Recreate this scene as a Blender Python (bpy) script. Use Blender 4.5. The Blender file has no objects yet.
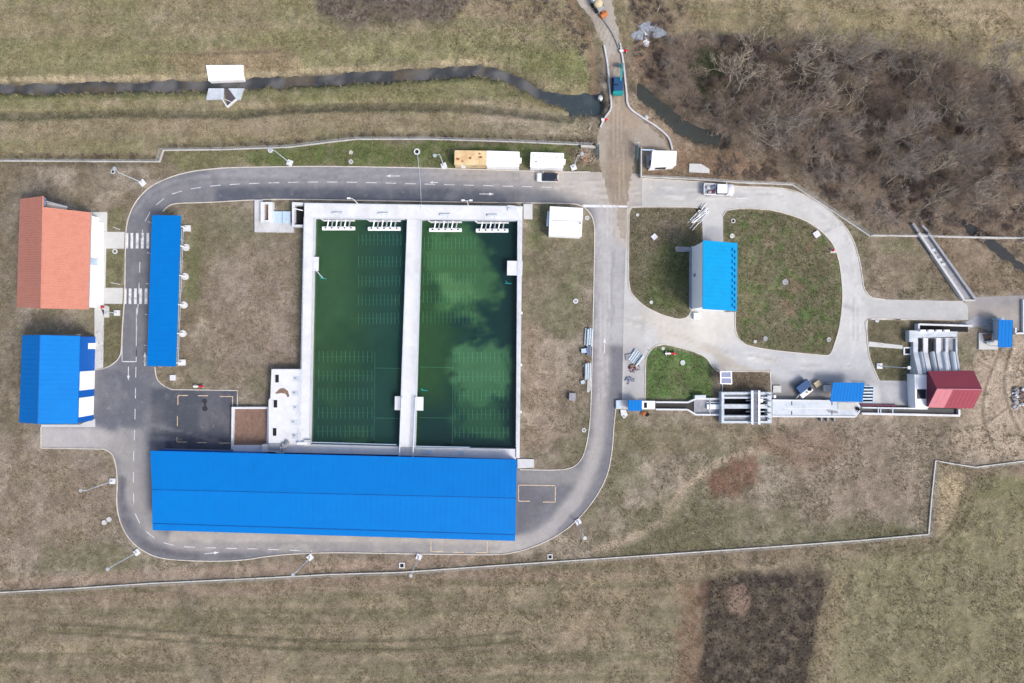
import bpy, bmesh, math, random
import numpy as np
from mathutils import Vector, Matrix
from mathutils.geometry import delaunay_2d_cdt

random.seed(7)
C = bpy.context.scene.collection
H = 136.5          # flying height of the camera in metres
S = 0.2            # metres of ground per pixel of a 1024 wide survey picture

# ------------------------------------------------------------------ helpers
def P(px, py, z=0.0):
    k = S * (H - z) / H
    return Vector(((px - 512) * k, (341.5 - py) * k, z))

def lin(v):
    v /= 255.0
    return v / 12.92 if v <= 0.04045 else ((v + 0.055) / 1.055) ** 2.4

def c(r, g, b, k=1.25):
    return (lin(r) / k, lin(g) / k, lin(b) / k, 1.0)

def carr(r, g, b, k=1.25):
    return np.array(c(r, g, b, k)[:3])

ORG = {}

class MB:
    def __init__(self):
        self.v = []; self.f = []
    def add(self, vs, fs):
        n = len(self.v)
        self.v += [tuple(p) for p in vs]
        self.f += [tuple(n + i for i in f) for f in fs]
        return self
    def box(self, x0, x1, y0, y1, z0, z1):
        vs = [(x0,y0,z0),(x1,y0,z0),(x1,y1,z0),(x0,y1,z0),(x0,y0,z1),(x1,y0,z1),(x1,y1,z1),(x0,y1,z1)]
        return self.add(vs, [(3,2,1,0),(4,5,6,7),(0,1,5,4),(1,2,6,5),(2,3,7,6),(3,0,4,7)])
    def prism(self, pts, z0, z1):
        """vertical prism over a world xy polygon"""
        pts = [(p[0], p[1]) for p in pts]
        a = sum(pts[i][0]*pts[(i+1)%len(pts)][1]-pts[(i+1)%len(pts)][0]*pts[i][1] for i in range(len(pts)))
        if a < 0: pts = pts[::-1]
        n = len(pts)
        vs = [(x,y,z0) for x,y in pts] + [(x,y,z1) for x,y in pts]
        fs = [tuple(range(n-1,-1,-1)), tuple(range(n,2*n))]
        fs += [(i,(i+1)%n,n+(i+1)%n,n+i) for i in range(n)]
        return self.add(vs, fs)
    def pp(self, pix, ztop, zbot):
        """vertical prism whose top outline is given on the survey picture"""
        return self.prism([P(x,y,ztop) for x,y in pix], zbot, ztop)
    def pr(self, x0, y0, x1, y1, ztop, zbot):
        return self.pp([(x0,y0),(x1,y0),(x1,y1),(x0,y1)], ztop, zbot)
    def slab(self, A, B, Cc, D, t):
        """sloping slab with top corners A B C D and thickness t (down)"""
        pts = [Vector(A),Vector(B),Vector(Cc),Vector(D)]
        n = (pts[1]-pts[0]).cross(pts[3]-pts[0])
        if n.z < 0: pts = pts[::-1]
        d = Vector((0,0,-t))
        vs = pts + [p+d for p in pts]
        return self.add(vs, [(0,1,2,3),(7,6,5,4),(0,4,5,1),(1,5,6,2),(2,6,7,3),(3,7,4,0)])
    def tube(self, a, b, r0, r1=None, n=6, caps=True):
        a = Vector(a); b = Vector(b); r1 = r0 if r1 is None else r1
        d = (b-a)
        if d.length < 1e-6: return self
        d.normalize()
        u = d.cross(Vector((0,0,1)))
        if u.length < 1e-3: u = Vector((1,0,0))
        u.normalize(); w = d.cross(u)
        vs = []
        for p, r in ((a,r0),(b,r1)):
            for i in range(n):
                t = 2*math.pi*i/n
                vs.append(p + u*(r*math.cos(t)) + w*(r*math.sin(t)))
        fs = [(i,(i+1)%n,n+(i+1)%n,n+i)[::-1] for i in range(n)]
        if caps: fs += [tuple(range(n)), tuple(range(2*n-1,n-1,-1))]
        return self.add(vs, fs)
    def path(self, pts, r, n=6):
        for a, b in zip(pts[:-1], pts[1:]): self.tube(a, b, r, r, n)
        return self
    def bar(self, a, b, w, h):
        """rectangular bar from a to b: width w across, height h upwards"""
        a = Vector(a); b = Vector(b); d = b-a
        u = Vector((-d.y, d.x, 0))
        if u.length < 1e-6: u = Vector((1,0,0))
        u.normalize(); u *= w/2
        up = Vector((0,0,h))
        vs = [a-u,b-u,b+u,a+u]; vs = vs + [p+up for p in vs]
        return self.add(vs, [(3,2,1,0),(4,5,6,7),(0,1,5,4),(1,2,6,5),(2,3,7,6),(3,0,4,7)])
    def ring(self, cx, cy, z0, z1, r0, r1, n=20):
        vs = []
        for r in (r0, r1):
            for z in (z0, z1):
                for i in range(n):
                    t = 2*math.pi*i/n
                    vs.append((cx+r*math.cos(t), cy+r*math.sin(t), z))
        fs = []
        for i in range(n):
            j = (i+1) % n
            fs += [(n+i, 3*n+i, 3*n+j, n+j), (2*n+i, 2*n+j, 3*n+j, 3*n+i), (i, n+i, n+j, j)]
        return self.add(vs, fs)
    def disc(self, cx, cy, z0, z1, r, n=20):
        return self.prism([(cx+r*math.cos(2*math.pi*i/n), cy+r*math.sin(2*math.pi*i/n)) for i in range(n)], z0, z1)
    def blob(self, ctr, rx, ry, rz, seed=0, n=10, m=6, j=0.25):
        rnd = random.Random(seed); vs = []
        for a in range(m+1):
            th = math.pi*a/m
            for b in range(n):
                ph = 2*math.pi*b/n; q = 1+rnd.uniform(-j,j)
                vs.append((ctr[0]+rx*q*math.sin(th)*math.cos(ph), ctr[1]+ry*q*math.sin(th)*math.sin(ph), ctr[2]+rz*q*math.cos(th)))
        fs = [(a*n+b, (a+1)*n+b, (a+1)*n+(b+1)%n, a*n+(b+1)%n) for a in range(m) for b in range(n)]
        return self.add(vs, fs)
    def build(self, name, mat, parent=None, smooth=False):
        off = Vector((0,0,0))
        if parent is not None: off = ORG.get(parent.name, off)
        me = bpy.data.meshes.new(name)
        me.from_pydata([tuple(Vector(p)-off) for p in self.v], [], self.f)
        me.materials.append(mat)
        if smooth:
            me.polygons.foreach_set('use_smooth', [True]*len(me.polygons))
        me.update()
        o = bpy.data.objects.new(name, me); C.objects.link(o)
        if parent is not None:
            o.parent = parent; ORG[o.name] = off
        return o

def tag(o, label=None, cat=None, group=None, kind=None):
    if label: o['label'] = label
    if cat: o['category'] = cat
    if group: o['group'] = group
    if kind: o['kind'] = kind
    return o

def thing(name, label, cat, loc=(0,0,0), group=None):
    o = bpy.data.objects.new(name, None); C.objects.link(o)
    o.location = loc; o.empty_display_size = 0.5
    ORG[o.name] = Vector(loc)
    return tag(o, label, cat, group)

def copy_tree(o, loc=None, rz=None, label=None, scale=None, parent=None):
    n = o.copy(); C.objects.link(n)
    if parent is not None: n.parent = parent
    if loc is not None: n.location = loc
    if rz is not None: n.rotation_euler = (0,0,rz)
    if scale is not None: n.scale = scale
    if label: n['label'] = label
    for ch in list(o.children): copy_tree(ch, parent=n)
    return n

# ------------------------------------------------------------------ materials
def new_mat(name):
    m = bpy.data.materials.new(name); m.use_nodes = True
    nt = m.node_tree; nt.nodes.clear()
    out = nt.nodes.new('ShaderNodeOutputMaterial')
    bs = nt.nodes.new('ShaderNodeBsdfPrincipled')
    nt.links.new(bs.outputs[0], out.inputs[0])
    return m, nt, bs, out

def mixc(nt, mode, fac, a, b):
    n = nt.nodes.new('ShaderNodeMix'); n.data_type = 'RGBA'; n.blend_type = mode
    n.clamp_factor = True
    for sock, val in ((n.inputs[0],fac),(n.inputs[6],a),(n.inputs[7],b)):
        if hasattr(val, 'is_linked') or hasattr(val, 'links'): nt.links.new(val, sock)
        else: sock.default_value = val
    return n.outputs[2]

def noise(nt, vec, scale, detail=5, rough=0.6, dist=0.0):
    n = nt.nodes.new('ShaderNodeTexNoise'); n.noise_dimensions = '3D'
    n.inputs['Scale'].default_value = scale; n.inputs['Detail'].default_value = detail
    n.inputs['Roughness'].default_value = rough; n.inputs['Distortion'].default_value = dist
    nt.links.new(vec, n.inputs['Vector'])
    return n.outputs['Fac']

def ramp(nt, fac, lo, hi, a, b):
    r = nt.nodes.new('ShaderNodeMapRange')
    r.inputs[1].default_value = lo; r.inputs[2].default_value = hi
    r.inputs[3].default_value = a; r.inputs[4].default_value = b
    nt.links.new(fac, r.inputs[0]); return r.outputs[0]

def obj_vec(nt):
    g = nt.nodes.new('ShaderNodeNewGeometry'); return g.outputs['Position']

def plain(name, col, rough=0.7, var=0.12, scale=1.5, metal=0.0, dirt=None, dirt_amt=0.0, dirt_scale=0.4, spec=0.3, bump=0.0):
    m, nt, bs, out = new_mat(name)
    v = obj_vec(nt)
    f = ramp(nt, noise(nt, v, scale, 6, 0.65), 0.3, 0.7, 1-var, 1+var)
    cc = nt.nodes.new('ShaderNodeCombineColor')
    for i in range(3): nt.links.new(f, cc.inputs[i])
    res = mixc(nt, 'MULTIPLY', 1.0, col, cc.outputs[0])
    if dirt is not None:
        d = ramp(nt, noise(nt, v, dirt_scale, 8, 0.7, 0.4), 0.48, 0.72, 0.0, dirt_amt)
        res = mixc(nt, 'MIX', d, res, dirt)
    nt.links.new(res, bs.inputs['Base Color'])
    bs.inputs['Roughness'].default_value = rough; bs.inputs['Metallic'].default_value = metal
    bs.inputs['Specular IOR Level'].default_value = spec
    if bump:
        b = nt.nodes.new('ShaderNodeBump'); b.inputs['Strength'].default_value = bump; b.inputs['Distance'].default_value = 0.05
        nt.links.new(noise(nt, v, scale*6, 4), b.inputs['Height']); nt.links.new(b.outputs[0], bs.inputs['Normal'])
    return m

def attr_mat(name, layers, rough=0.95, bump=0.5, bdist=0.08, bscale=4.0, tint=None, spec=0.1):
    """albedo comes from the 'Col' attribute, broken up by several noise layers (scale, strength, detail)"""
    m, nt, bs, out = new_mat(name)
    v = obj_vec(nt)
    a = nt.nodes.new('ShaderNodeAttribute'); a.attribute_name = 'Col'
    res = a.outputs['Color']
    for sc, st, det, ro in layers:
        f = ramp(nt, noise(nt, v, sc, det, ro, 0.0), 0.25, 0.75, 1-st, 1+st)
        cc = nt.nodes.new('ShaderNodeCombineColor')
        for i in range(3): nt.links.new(f, cc.inputs[i])
        res = mixc(nt, 'MULTIPLY', 1.0, res, cc.outputs[0])
    if tint:
        for sc, lo, hi, amt, colr in tint:
            d = ramp(nt, noise(nt, v, sc, 6, 0.65, 0.0), lo, hi, 0.0, amt)
            res = mixc(nt, 'MIX', d, res, colr)
    nt.links.new(res, bs.inputs['Base Color'])
    bs.inputs['Roughness'].default_value = rough
    bs.inputs['Specular IOR Level'].default_value = spec
    if bump:
        b = nt.nodes.new('ShaderNodeBump'); b.inputs['Strength'].default_value = bump; b.inputs['Distance'].default_value = bdist
        nt.links.new(noise(nt, v, bscale, 6, 0.7), b.inputs['Height']); nt.links.new(b.outputs[0], bs.inputs['Normal'])
    return m

M = {}
M['ground'] = attr_mat('ground', [(0.30,0.16,5,0.65),(1.1,0.24,4,0.7),(3.2,0.46,3,0.7),(8.0,0.62,2,0.7),(15.0,0.4,1,0.6)], bump=0.5, bdist=0.10, bscale=7.0,
                       tint=[(0.45,0.50,0.74,0.38,c(172,160,140)),(0.33,0.50,0.72,0.26,c(94,88,74)),(2.6,0.60,0.74,0.45,c(186,174,150)),(2.1,0.58,0.74,0.45,c(66,62,48)),(6.0,0.60,0.75,0.5,c(196,184,162))])
M['asphalt'] = attr_mat('asphalt', [(0.25,0.12,5,0.65),(1.1,0.10,5,0.7),(5.0,0.10,3,0.6)], rough=0.85, bump=0.15, bdist=0.02, bscale=12,
                        tint=[(0.22,0.52,0.74,0.22,c(172,169,166)),(0.8,0.60,0.74,0.25,c(190,187,182)),(0.5,0.62,0.76,0.18,c(70,74,84)),(2.2,0.64,0.74,0.35,c(200,197,192))], spec=0.2)
M['concrete_road'] = attr_mat('concrete_road', [(0.22,0.10,5,0.65),(1.0,0.07,5,0.7),(5.0,0.06,3,0.6)], rough=0.9, bump=0.1, bdist=0.02, bscale=10,
                        tint=[(0.2,0.52,0.74,0.3,c(150,148,146)),(0.9,0.62,0.76,0.25,c(158,150,138))], spec=0.2)
M['dirt'] = attr_mat('dirt', [(0.35,0.12,5,0.65),(1.6,0.16,5,0.7),(6.0,0.14,3,0.6)], bump=0.4, bdist=0.06, bscale=5)
M['concrete_white'] = plain('concrete_white', c(224,226,229), 0.8, 0.06, 0.8, dirt=c(186,187,188), dirt_amt=0.5, dirt_scale=0.25)
M['concrete'] = plain('concrete', c(206,207,208), 0.85, 0.10, 0.9, dirt=c(150,150,150), dirt_amt=0.5, dirt_scale=0.35)
M['concrete_grey'] = plain('concrete_grey', c(160,162,168), 0.85, 0.14, 0.8, dirt=c(110,110,112), dirt_amt=0.5, dirt_scale=0.3)
M['concrete_blue'] = plain('concrete_blue', c(208,215,222), 0.8, 0.08, 0.9, dirt=c(140,152,165), dirt_amt=0.5, dirt_scale=0.3)
M['sidewalk'] = plain('sidewalk', c(205,206,203), 0.85, 0.05, 1.4, dirt=c(180,180,176), dirt_amt=0.4, dirt_scale=0.5)
M['kerb'] = plain('kerb', c(214,208,198), 0.85, 0.15, 1.0, dirt=c(150,138,120), dirt_amt=0.7, dirt_scale=0.25)
M['fence_plinth'] = plain('fence_plinth', c(206,204,198), 0.85, 0.14, 0.6, dirt=c(150,146,132), dirt_amt=0.6, dirt_scale=0.2)
M['paint'] = plain('road_paint', c(226,228,230), 0.7, 0.12, 1.5, dirt=c(140,140,142), dirt_amt=0.9, dirt_scale=1.1)
M['paint_yellow'] = plain('road_paint_tan', c(222,196,160), 0.7, 0.12, 1.5, dirt=c(140,130,120), dirt_amt=0.8, dirt_scale=1.4)
M['white_wall'] = plain('white_render', c(242,244,246,1.06), 0.75, 0.03, 0.7)
M['white_metal'] = plain('white_sheet_metal', c(244,245,247,1.06), 0.5, 0.03, 0.8, dirt=c(215,212,206), dirt_amt=0.35, dirt_scale=0.6)
M['blue_roof'] = plain('blue_roof_sheet', c(0,120,203), 0.6, 0.035, 0.5, dirt=c(4,110,190), dirt_amt=0.5, dirt_scale=0.15, spec=0.12)
M['cyan_roof'] = plain('bright_blue_roof_sheet', c(0,158,218), 0.6, 0.06, 0.8, dirt=c(10,140,200), dirt_amt=0.5, dirt_scale=0.5, spec=0.12)
M['blue_trim'] = plain('dark_blue_trim', c(4,84,160), 0.5, 0.04, 0.8)
M['blue_wall'] = plain('blue_wall_panel', c(10,100,196), 0.55, 0.04, 0.8)
M['red_roof'] = plain('maroon_roof_sheet', c(156,74,88), 0.6, 0.05, 0.8, spec=0.15)
M['red_pale'] = plain('pale_maroon_roof_sheet', c(200,126,136), 0.6, 0.05, 0.8, spec=0.25)
M['maroon'] = plain('maroon_wall_sheet', c(118,52,72), 0.6, 0.05, 0.8)
M['tile'] = plain('orange_tile', c(198,134,115), 0.85, 0.08, 3.0, dirt=c(180,114,96), dirt_amt=0.6, dirt_scale=0.8)
M['glass'] = plain('dark_glass', (0.02,0.03,0.04,1), 0.1, 0.05, 1.0, spec=0.6)
M['dark'] = plain('dark_recess', (0.012,0.013,0.015,1), 0.9, 0.2, 1.0)
M['steel'] = plain('galvanised_steel', c(190,196,202), 0.45, 0.08, 2.0, metal=0.3)
M['rail'] = plain('pale_rail', c(205,220,232), 0.5, 0.05, 2.0)
M['brown_bed'] = plain('brown_sand', c(138,112,98), 0.95, 0.25, 1.6, bump=0.6, dirt=c(110,88,74), dirt_amt=0.6, dirt_scale=0.4)
M['rust'] = plain('rust', c(150,92,66), 0.9, 0.25, 3.0)
M['yellow_box'] = plain('cream_yellow_paint', c(230,208,162), 0.65, 0.06, 1.2, dirt=c(196,140,84), dirt_amt=0.7, dirt_scale=0.5)
M['rubber'] = plain('rubber', (0.02,0.02,0.022,1), 0.9, 0.1, 2.0)
M['car_white'] = plain('white_car_paint', c(240,243,248), 0.3, 0.02, 1.0, spec=0.5)
M['car_black'] = plain('black_car_roof', (0.02,0.024,0.035,1), 0.2, 0.05, 1.0, spec=0.5)
M['red'] = plain('red_paint', c(205,40,50), 0.5, 0.08, 2.0)
M['teal'] = plain('teal_paint', c(30,150,150), 0.5, 0.08, 2.0)
M['teal_gate'] = plain('teal_gate_paint', c(92,122,130), 0.6, 0.10, 2.0)
M['blue_machine'] = plain('blue_machine_paint', c(40,80,124), 0.5, 0.1, 2.0)
M['orange'] = plain('orange_paint', c(190,112,62), 0.6, 0.1, 2.0)
M['beige'] = plain('beige_paint', c(205,190,155), 0.6, 0.1, 2.0)
M['wood'] = plain('weathered_wood', c(150,120,92), 0.9, 0.2, 3.0)
M['pipe_blue'] = plain('pale_blue_pipe', c(196,208,216), 0.5, 0.08, 2.0)
M['light_blue'] = plain('pale_blue_cover', c(190,212,232), 0.6, 0.06, 1.5)
M['solar'] = plain('blue_grey_panel', c(120,132,165), 0.4, 0.06, 2.0)
M['grating'] = plain('steel_grating', c(120,124,138), 0.7, 0.15, 5.0)
M['lens'] = plain('lamp_lens', c(225,228,220), 0.3, 0.03, 1.0)
M['tarp_white'] = plain('white_tarpaulin', c(250,250,250), 0.6, 0.05, 1.2)
M['tarp_blue'] = plain('pale_blue_tarpaulin', c(160,166,176), 0.7, 0.15, 1.2, dirt=c(120,116,112), dirt_amt=0.7, dirt_scale=0.8)
M['stone'] = plain('rubble_stone', c(165,165,168), 0.9, 0.25, 2.0)
M['diffuser'] = plain('teal_diffuser_pipe', c(150,235,200), 0.6, 0.05, 1.0)
M['bark'] = plain('grey_bark', c(166,152,138), 0.95, 0.2, 2.0)
M['bark_pale'] = plain('pale_bark', c(182,170,154), 0.95, 0.2, 2.0)
M['twig_brown'] = plain('brown_twig', c(158,142,128), 0.95, 0.35, 0.25)
M['twig_grey'] = plain('grey_twig', c(170,160,150), 0.95, 0.35, 0.25)
M['twig_dark'] = plain('dark_twig', c(122,106,98), 0.95, 0.2, 0.3)
M['bramble'] = plain('bramble', c(124,106,100), 0.95, 0.3, 0.6)
M['bramble_dark'] = plain('dark_bramble', c(84,72,68), 0.95, 0.3, 0.5)
M['leaf'] = plain('ivy_leaf', c(70,88,54), 0.8, 0.3, 1.0)
M['tuft'] = plain('dry_grass_blade', c(150,138,108), 0.95, 0.25, 0.8)
M['tuft_green'] = plain('green_grass_blade', c(98,110,70), 0.95, 0.25, 0.8)

def water_mat(name, murk, tint):
    m, nt, bs, out = new_mat(name)
    a = nt.nodes.new('ShaderNodeAttribute'); a.attribute_name = 'Col'
    v = obj_vec(nt)
    f = ramp(nt, noise(nt, v, 0.8, 6, 0.65, 0.6), 0.25, 0.75, 0.85, 1.15)
    cc = nt.nodes.new('ShaderNodeCombineColor')
    for i in range(3): nt.links.new(f, cc.inputs[i])
    res = mixc(nt, 'MULTIPLY', 1.0, a.outputs['Color'], cc.outputs[0])
    nt.links.new(res, bs.inputs['Base Color'])
    bs.inputs['Roughness'].default_value = 0.08
    bs.inputs['IOR'].default_value = 1.33
    tr = nt.nodes.new('ShaderNodeBsdfTransparent'); tr.inputs[0].default_value = tint
    mx = nt.nodes.new('ShaderNodeMixShader'); mx.inputs[0].default_value = murk
    nt.links.new(tr.outputs[0], mx.inputs[1]); nt.links.new(bs.outputs[0], mx.inputs[2])
    nt.links.new(mx.outputs[0], out.inputs[0])
    b = nt.nodes.new('ShaderNodeBump'); b.inputs['Strength'].default_value = 0.05; b.inputs['Distance'].default_value = 0.03
    nt.links.new(noise(nt, v, 2.5, 3), b.inputs['Height']); nt.links.new(b.outputs[0], bs.inputs['Normal'])
    return m
M['pool_water'] = water_mat('murky_green_water', 0.60, (0.68,0.80,0.74,1))
M['stream_water'] = water_mat('stream_water', 0.9, (0.3,0.4,0.4,1))

# ------------------------------------------------------------------ numpy tools
def vnoise(x, y, seed):
    xi = np.floor(x).astype(np.int64); yi = np.floor(y).astype(np.int64)
    fx = x-xi; fy = y-yi
    fx = fx*fx*(3-2*fx); fy = fy*fy*(3-2*fy)
    def h(a, b):
        n = (a*374761393 + b*668265263 + seed*1442695041) & 0xffffffff
        n = ((n ^ (n >> 13))*1274126177) & 0xffffffff
        n = n ^ (n >> 16)
        return (n & 0xffff)/65535.0
    return (h(xi,yi)*(1-fx)+h(xi+1,yi)*fx)*(1-fy)+(h(xi,yi+1)*(1-fx)+h(xi+1,yi+1)*fx)*fy

def fbm(x, y, size, octv=4, seed=1, gain=0.55):
    s = 0; amp = 1; tot = 0; f = 1.0/size
    for o in range(octv):
        s = s + amp*vnoise(x*f+17.3*o, y*f-9.1*o, seed+o); tot += amp
        amp *= gain; f *= 2.03
    return s/tot

def sstep(a, b, x):
    t = np.clip((x-a)/(b-a), 0, 1); return t*t*(3-2*t)

def seg_dist(x, y, pts):
    d = np.full(x.shape, 1e9)
    for (ax,ay),(bx,by) in zip(pts[:-1], pts[1:]):
        dx, dy = bx-ax, by-ay
        t = np.clip(((x-ax)*dx+(y-ay)*dy)/(dx*dx+dy*dy+1e-9), 0, 1)
        d = np.minimum(d, np.hypot(x-ax-t*dx, y-ay-t*dy))
    return d

def inside(x, y, poly):
    r = np.zeros(x.shape, bool); n = len(poly)
    for i in range(n):
        ax, ay = poly[i]; bx, by = poly[(i+1) % n]
        if ay == by: continue
        cnd = ((ay > y) != (by > y)) & (x < (bx-ax)*(y-ay)/(by-ay)+ax)
        r ^= cnd
    return r

def sdf(x, y, poly):
    """signed distance in survey pixels, negative inside"""
    d = seg_dist(x, y, list(poly)+[poly[0]])
    return np.where(inside(x, y, poly), -d, d)

def smooth(pts, n=6, closed=False):
    pts = [np.array(p, float) for p in pts]; out = []
    m = len(pts)
    rng = range(m) if closed else range(m-1)
    for i in rng:
        p0 = pts[(i-1) % m] if (closed or i > 0) else pts[i]
        p1 = pts[i]; p2 = pts[(i+1) % m]
        p3 = pts[(i+2) % m] if (closed or i+2 < m) else p2
        for k in range(n):
            t = k/n
            q = 0.5*((2*p1)+(-p0+p2)*t+(2*p0-5*p1+4*p2-p3)*t*t+(-p0+3*p1-3*p2+p3)*t**3)
            out.append((q[0], q[1]))
    if not closed: out.append(tuple(pts[-1]))
    return out

def put_color(me, rgb):
    a = me.color_attributes.new('Col', 'FLOAT_COLOR', 'POINT')
    arr = np.ones((len(me.vertices), 4), np.float32); arr[:, :3] = rgb
    a.data.foreach_set('color', arr.ravel())

# ------------------------------------------------------------------ plan outlines (survey pixels)
ASPH_OUT = [(597,172),(560,172),(510,170.5),(440,168.5),(330,166.5),(240,167.5),(213,169),(190,172),(170,177.5),(152,186),
 (139,198),(130,214),(126,235),(125,290),(122.5,330),(121.5,350),(119,358),(113,364),(105,368),(95,370),(93,426),(41.5,427),(41.5,447.5),
 (105,449),(112,454),(116,465),(117.5,482),(117,503),(120,520),(127,535),(137,546),(150,554),(165,558.5),(190,560.5),(220,561),
 (246,559.5),(270,556),(300,553.5),(340,552.5),(400,553.5),(490,554.5),(515,552),(535,546),(556,536),(576,521),(595,498),(607,475),
 (612,450),(614,425),(616.5,402),(622,400),(624,340),(624,300),(626,240),(627,206),(642,205.5),(642,178),(640,174)]
ASPH_HOLE = [(163,212),(168,206.5),(178,203.5),(208,202.5),(255,200),(300,199.5),(420,201.5),(523,203),(565,203.5),(580,205.5),(589,212),
 (593.5,222),(594.5,240),(593,320),(591,400),(589.5,425),(587,442),(583,456),(576,465),(566,469),(550,470),(520,469.5),(516,469.5),
 (514,531),(167,520),(167,453),(237.5,453),(237.5,390.5),(172,389.5),(163,385),(157,378),(155,367),(156,330),(157.5,230)]
CONC_OUT = [(642,178.5),(700,182),(740,186.5),(780,188),(802,194),(822,205),(840,221),(851,236),(858,255),(862,275),(864,288),(871,297),
 (885,299.5),(930,300.5),(962,301),(969,306),(969,320),(900,319.5),(868,319.5),(867,335),(869,355),(875,372),(879,380.5),(915,381),(915,405),
 (860,407),(771,400),(770,373.5),(765,371.5),(722,371),(712,366),(705,357),(690,350.5),(665,344.5),(654,347),(647,356),(645.5,366),
 (645,401),(622,401),(624,300),(627,206),(642,205.5)]
CONC_H1 = [(632,207.5),(696,207.5),(702,214),(703,246),(691,246),(691,311),(687,317),(678,319),(660,314),(643,305),(631,292),(628.5,276),(629,215)]
CONC_H2 = [(723,216),(727,210.5),(740,208.8),(765,209.5),(785,213.5),(806,221),(822,232),(833,245),(839,262),(842,285),(842,305),(839,328),
 (834,345),(829,355),(815,354.5),(775,350.5),(748,345.5),(739,339),(735.5,330),(735,312),(724,312),(723,240)]
DIRT = [(566,-14),(577,2),(592,20),(603,45),(607,85),(610,108),(603,121),(597,136),(596,150),(600,165),(604,180),(609,204),(617,206),
 (617.5,222),(620,238),(626.5,241),(627,207),(629,190),(632,176),(634,160),(637,148),(642,146),(656,147.5),(669,149.5),(664,140),(650,128),(630,108),(627,85),
 (622,50),(616,20),(612,0),(606,-14)]
EASTPAD = [(962,297.5),(976,297),(1034,295),(1034,334),(1022,334.5),(1013,333),(990,331),(976,326.5),(957,333),(957,325),(968,321),(968,307)]
STREAM = [(-60,87),(0,86.5),(100,85.5),(200,83.5),(300,79),(400,73),(450,70),(478,68.5),(500,72),(520,81),(545,94),(575,103),(604,104)]
STREAM2 = [(636,86),(648,94),(660,104),(672,116),(686,127),(700,133),(722,139)]
DITCH3 = [(955,214),(980,232),(1000,247),(1024,266),(1060,292)]
FURROW = [(-60,116),(0,115.5),(80,113),(150,112),(230,114),(300,108),(380,105),(470,107),(520,113),(570,118)]
THICKET = [(655,42),(700,36),(760,40),(830,42),(860,48),(910,55),(960,64),(1034,80),(1034,240),(960,236),(905,232),(872,228),(830,200),(800,180),
 (760,160),(715,148),(690,126),(668,110),(655,90)]
GAP = [(690,50),(780,52),(850,78),(900,96),(925,125),(905,138),(860,112),(800,92),(740,84),(700,88)]
N_FENCE = [(-30,161),(160,162),(164,150.5),(220,150),(290,147.5),(330,142.5),(357,139.5),(430,139.5),(510,142),(592,145.5)]
NE_FENCE = [(641.5,177),(700,180),(740,183),(792,185),(830,210),(869,236),(915,236.5),(960,237.5),(1034,239)]
S_FENCE = [(-30,594),(0,592),(75,588),(150,583),(256,578),(330,574),(400,572),(500,565),(620,557),(700,551.5),(800,544.5),(860,540),(928,534),(931,497),(935,460.5),
 (955,464),(975,467),(1034,459.5)]

# ------------------------------------------------------------------ the ground sheet
def axis(lim, step):
    a = list(np.arange(-lim, lim+1e-6, step)); d = step; x = lim
    tail = []
    while x < 1600:
        d *= 1.35; x += d; tail.append(x)
    return np.array([-t for t in tail[::-1]] + a + tail)

def stream_depth(px, py):
    z = np.zeros(px.shape)
    wob = (fbm(px, py, 14, 4, 77)-0.5)*7+(fbm(px, py, 4, 2, 78)-0.5)*3
    d = seg_dist(px, py, STREAM) + wob
    wid = 5.5 + 7*sstep(540, 590, px)
    z -= 1.7*(1-sstep(wid*0.55, wid+5, d))*(1-sstep(601, 605, px))
    d = seg_dist(px, py, STREAM2) + wob
    z -= 1.7*(1-sstep(4.5, 13, d))*sstep(634, 640, px)
    d = seg_dist(px, py, DITCH3) + wob
    z -= 1.3*(1-sstep(2, 11, d))
    d = seg_dist(px, py, FURROW) + wob
    z -= 0.45*(1-sstep(1, 7, d))
    return z

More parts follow.
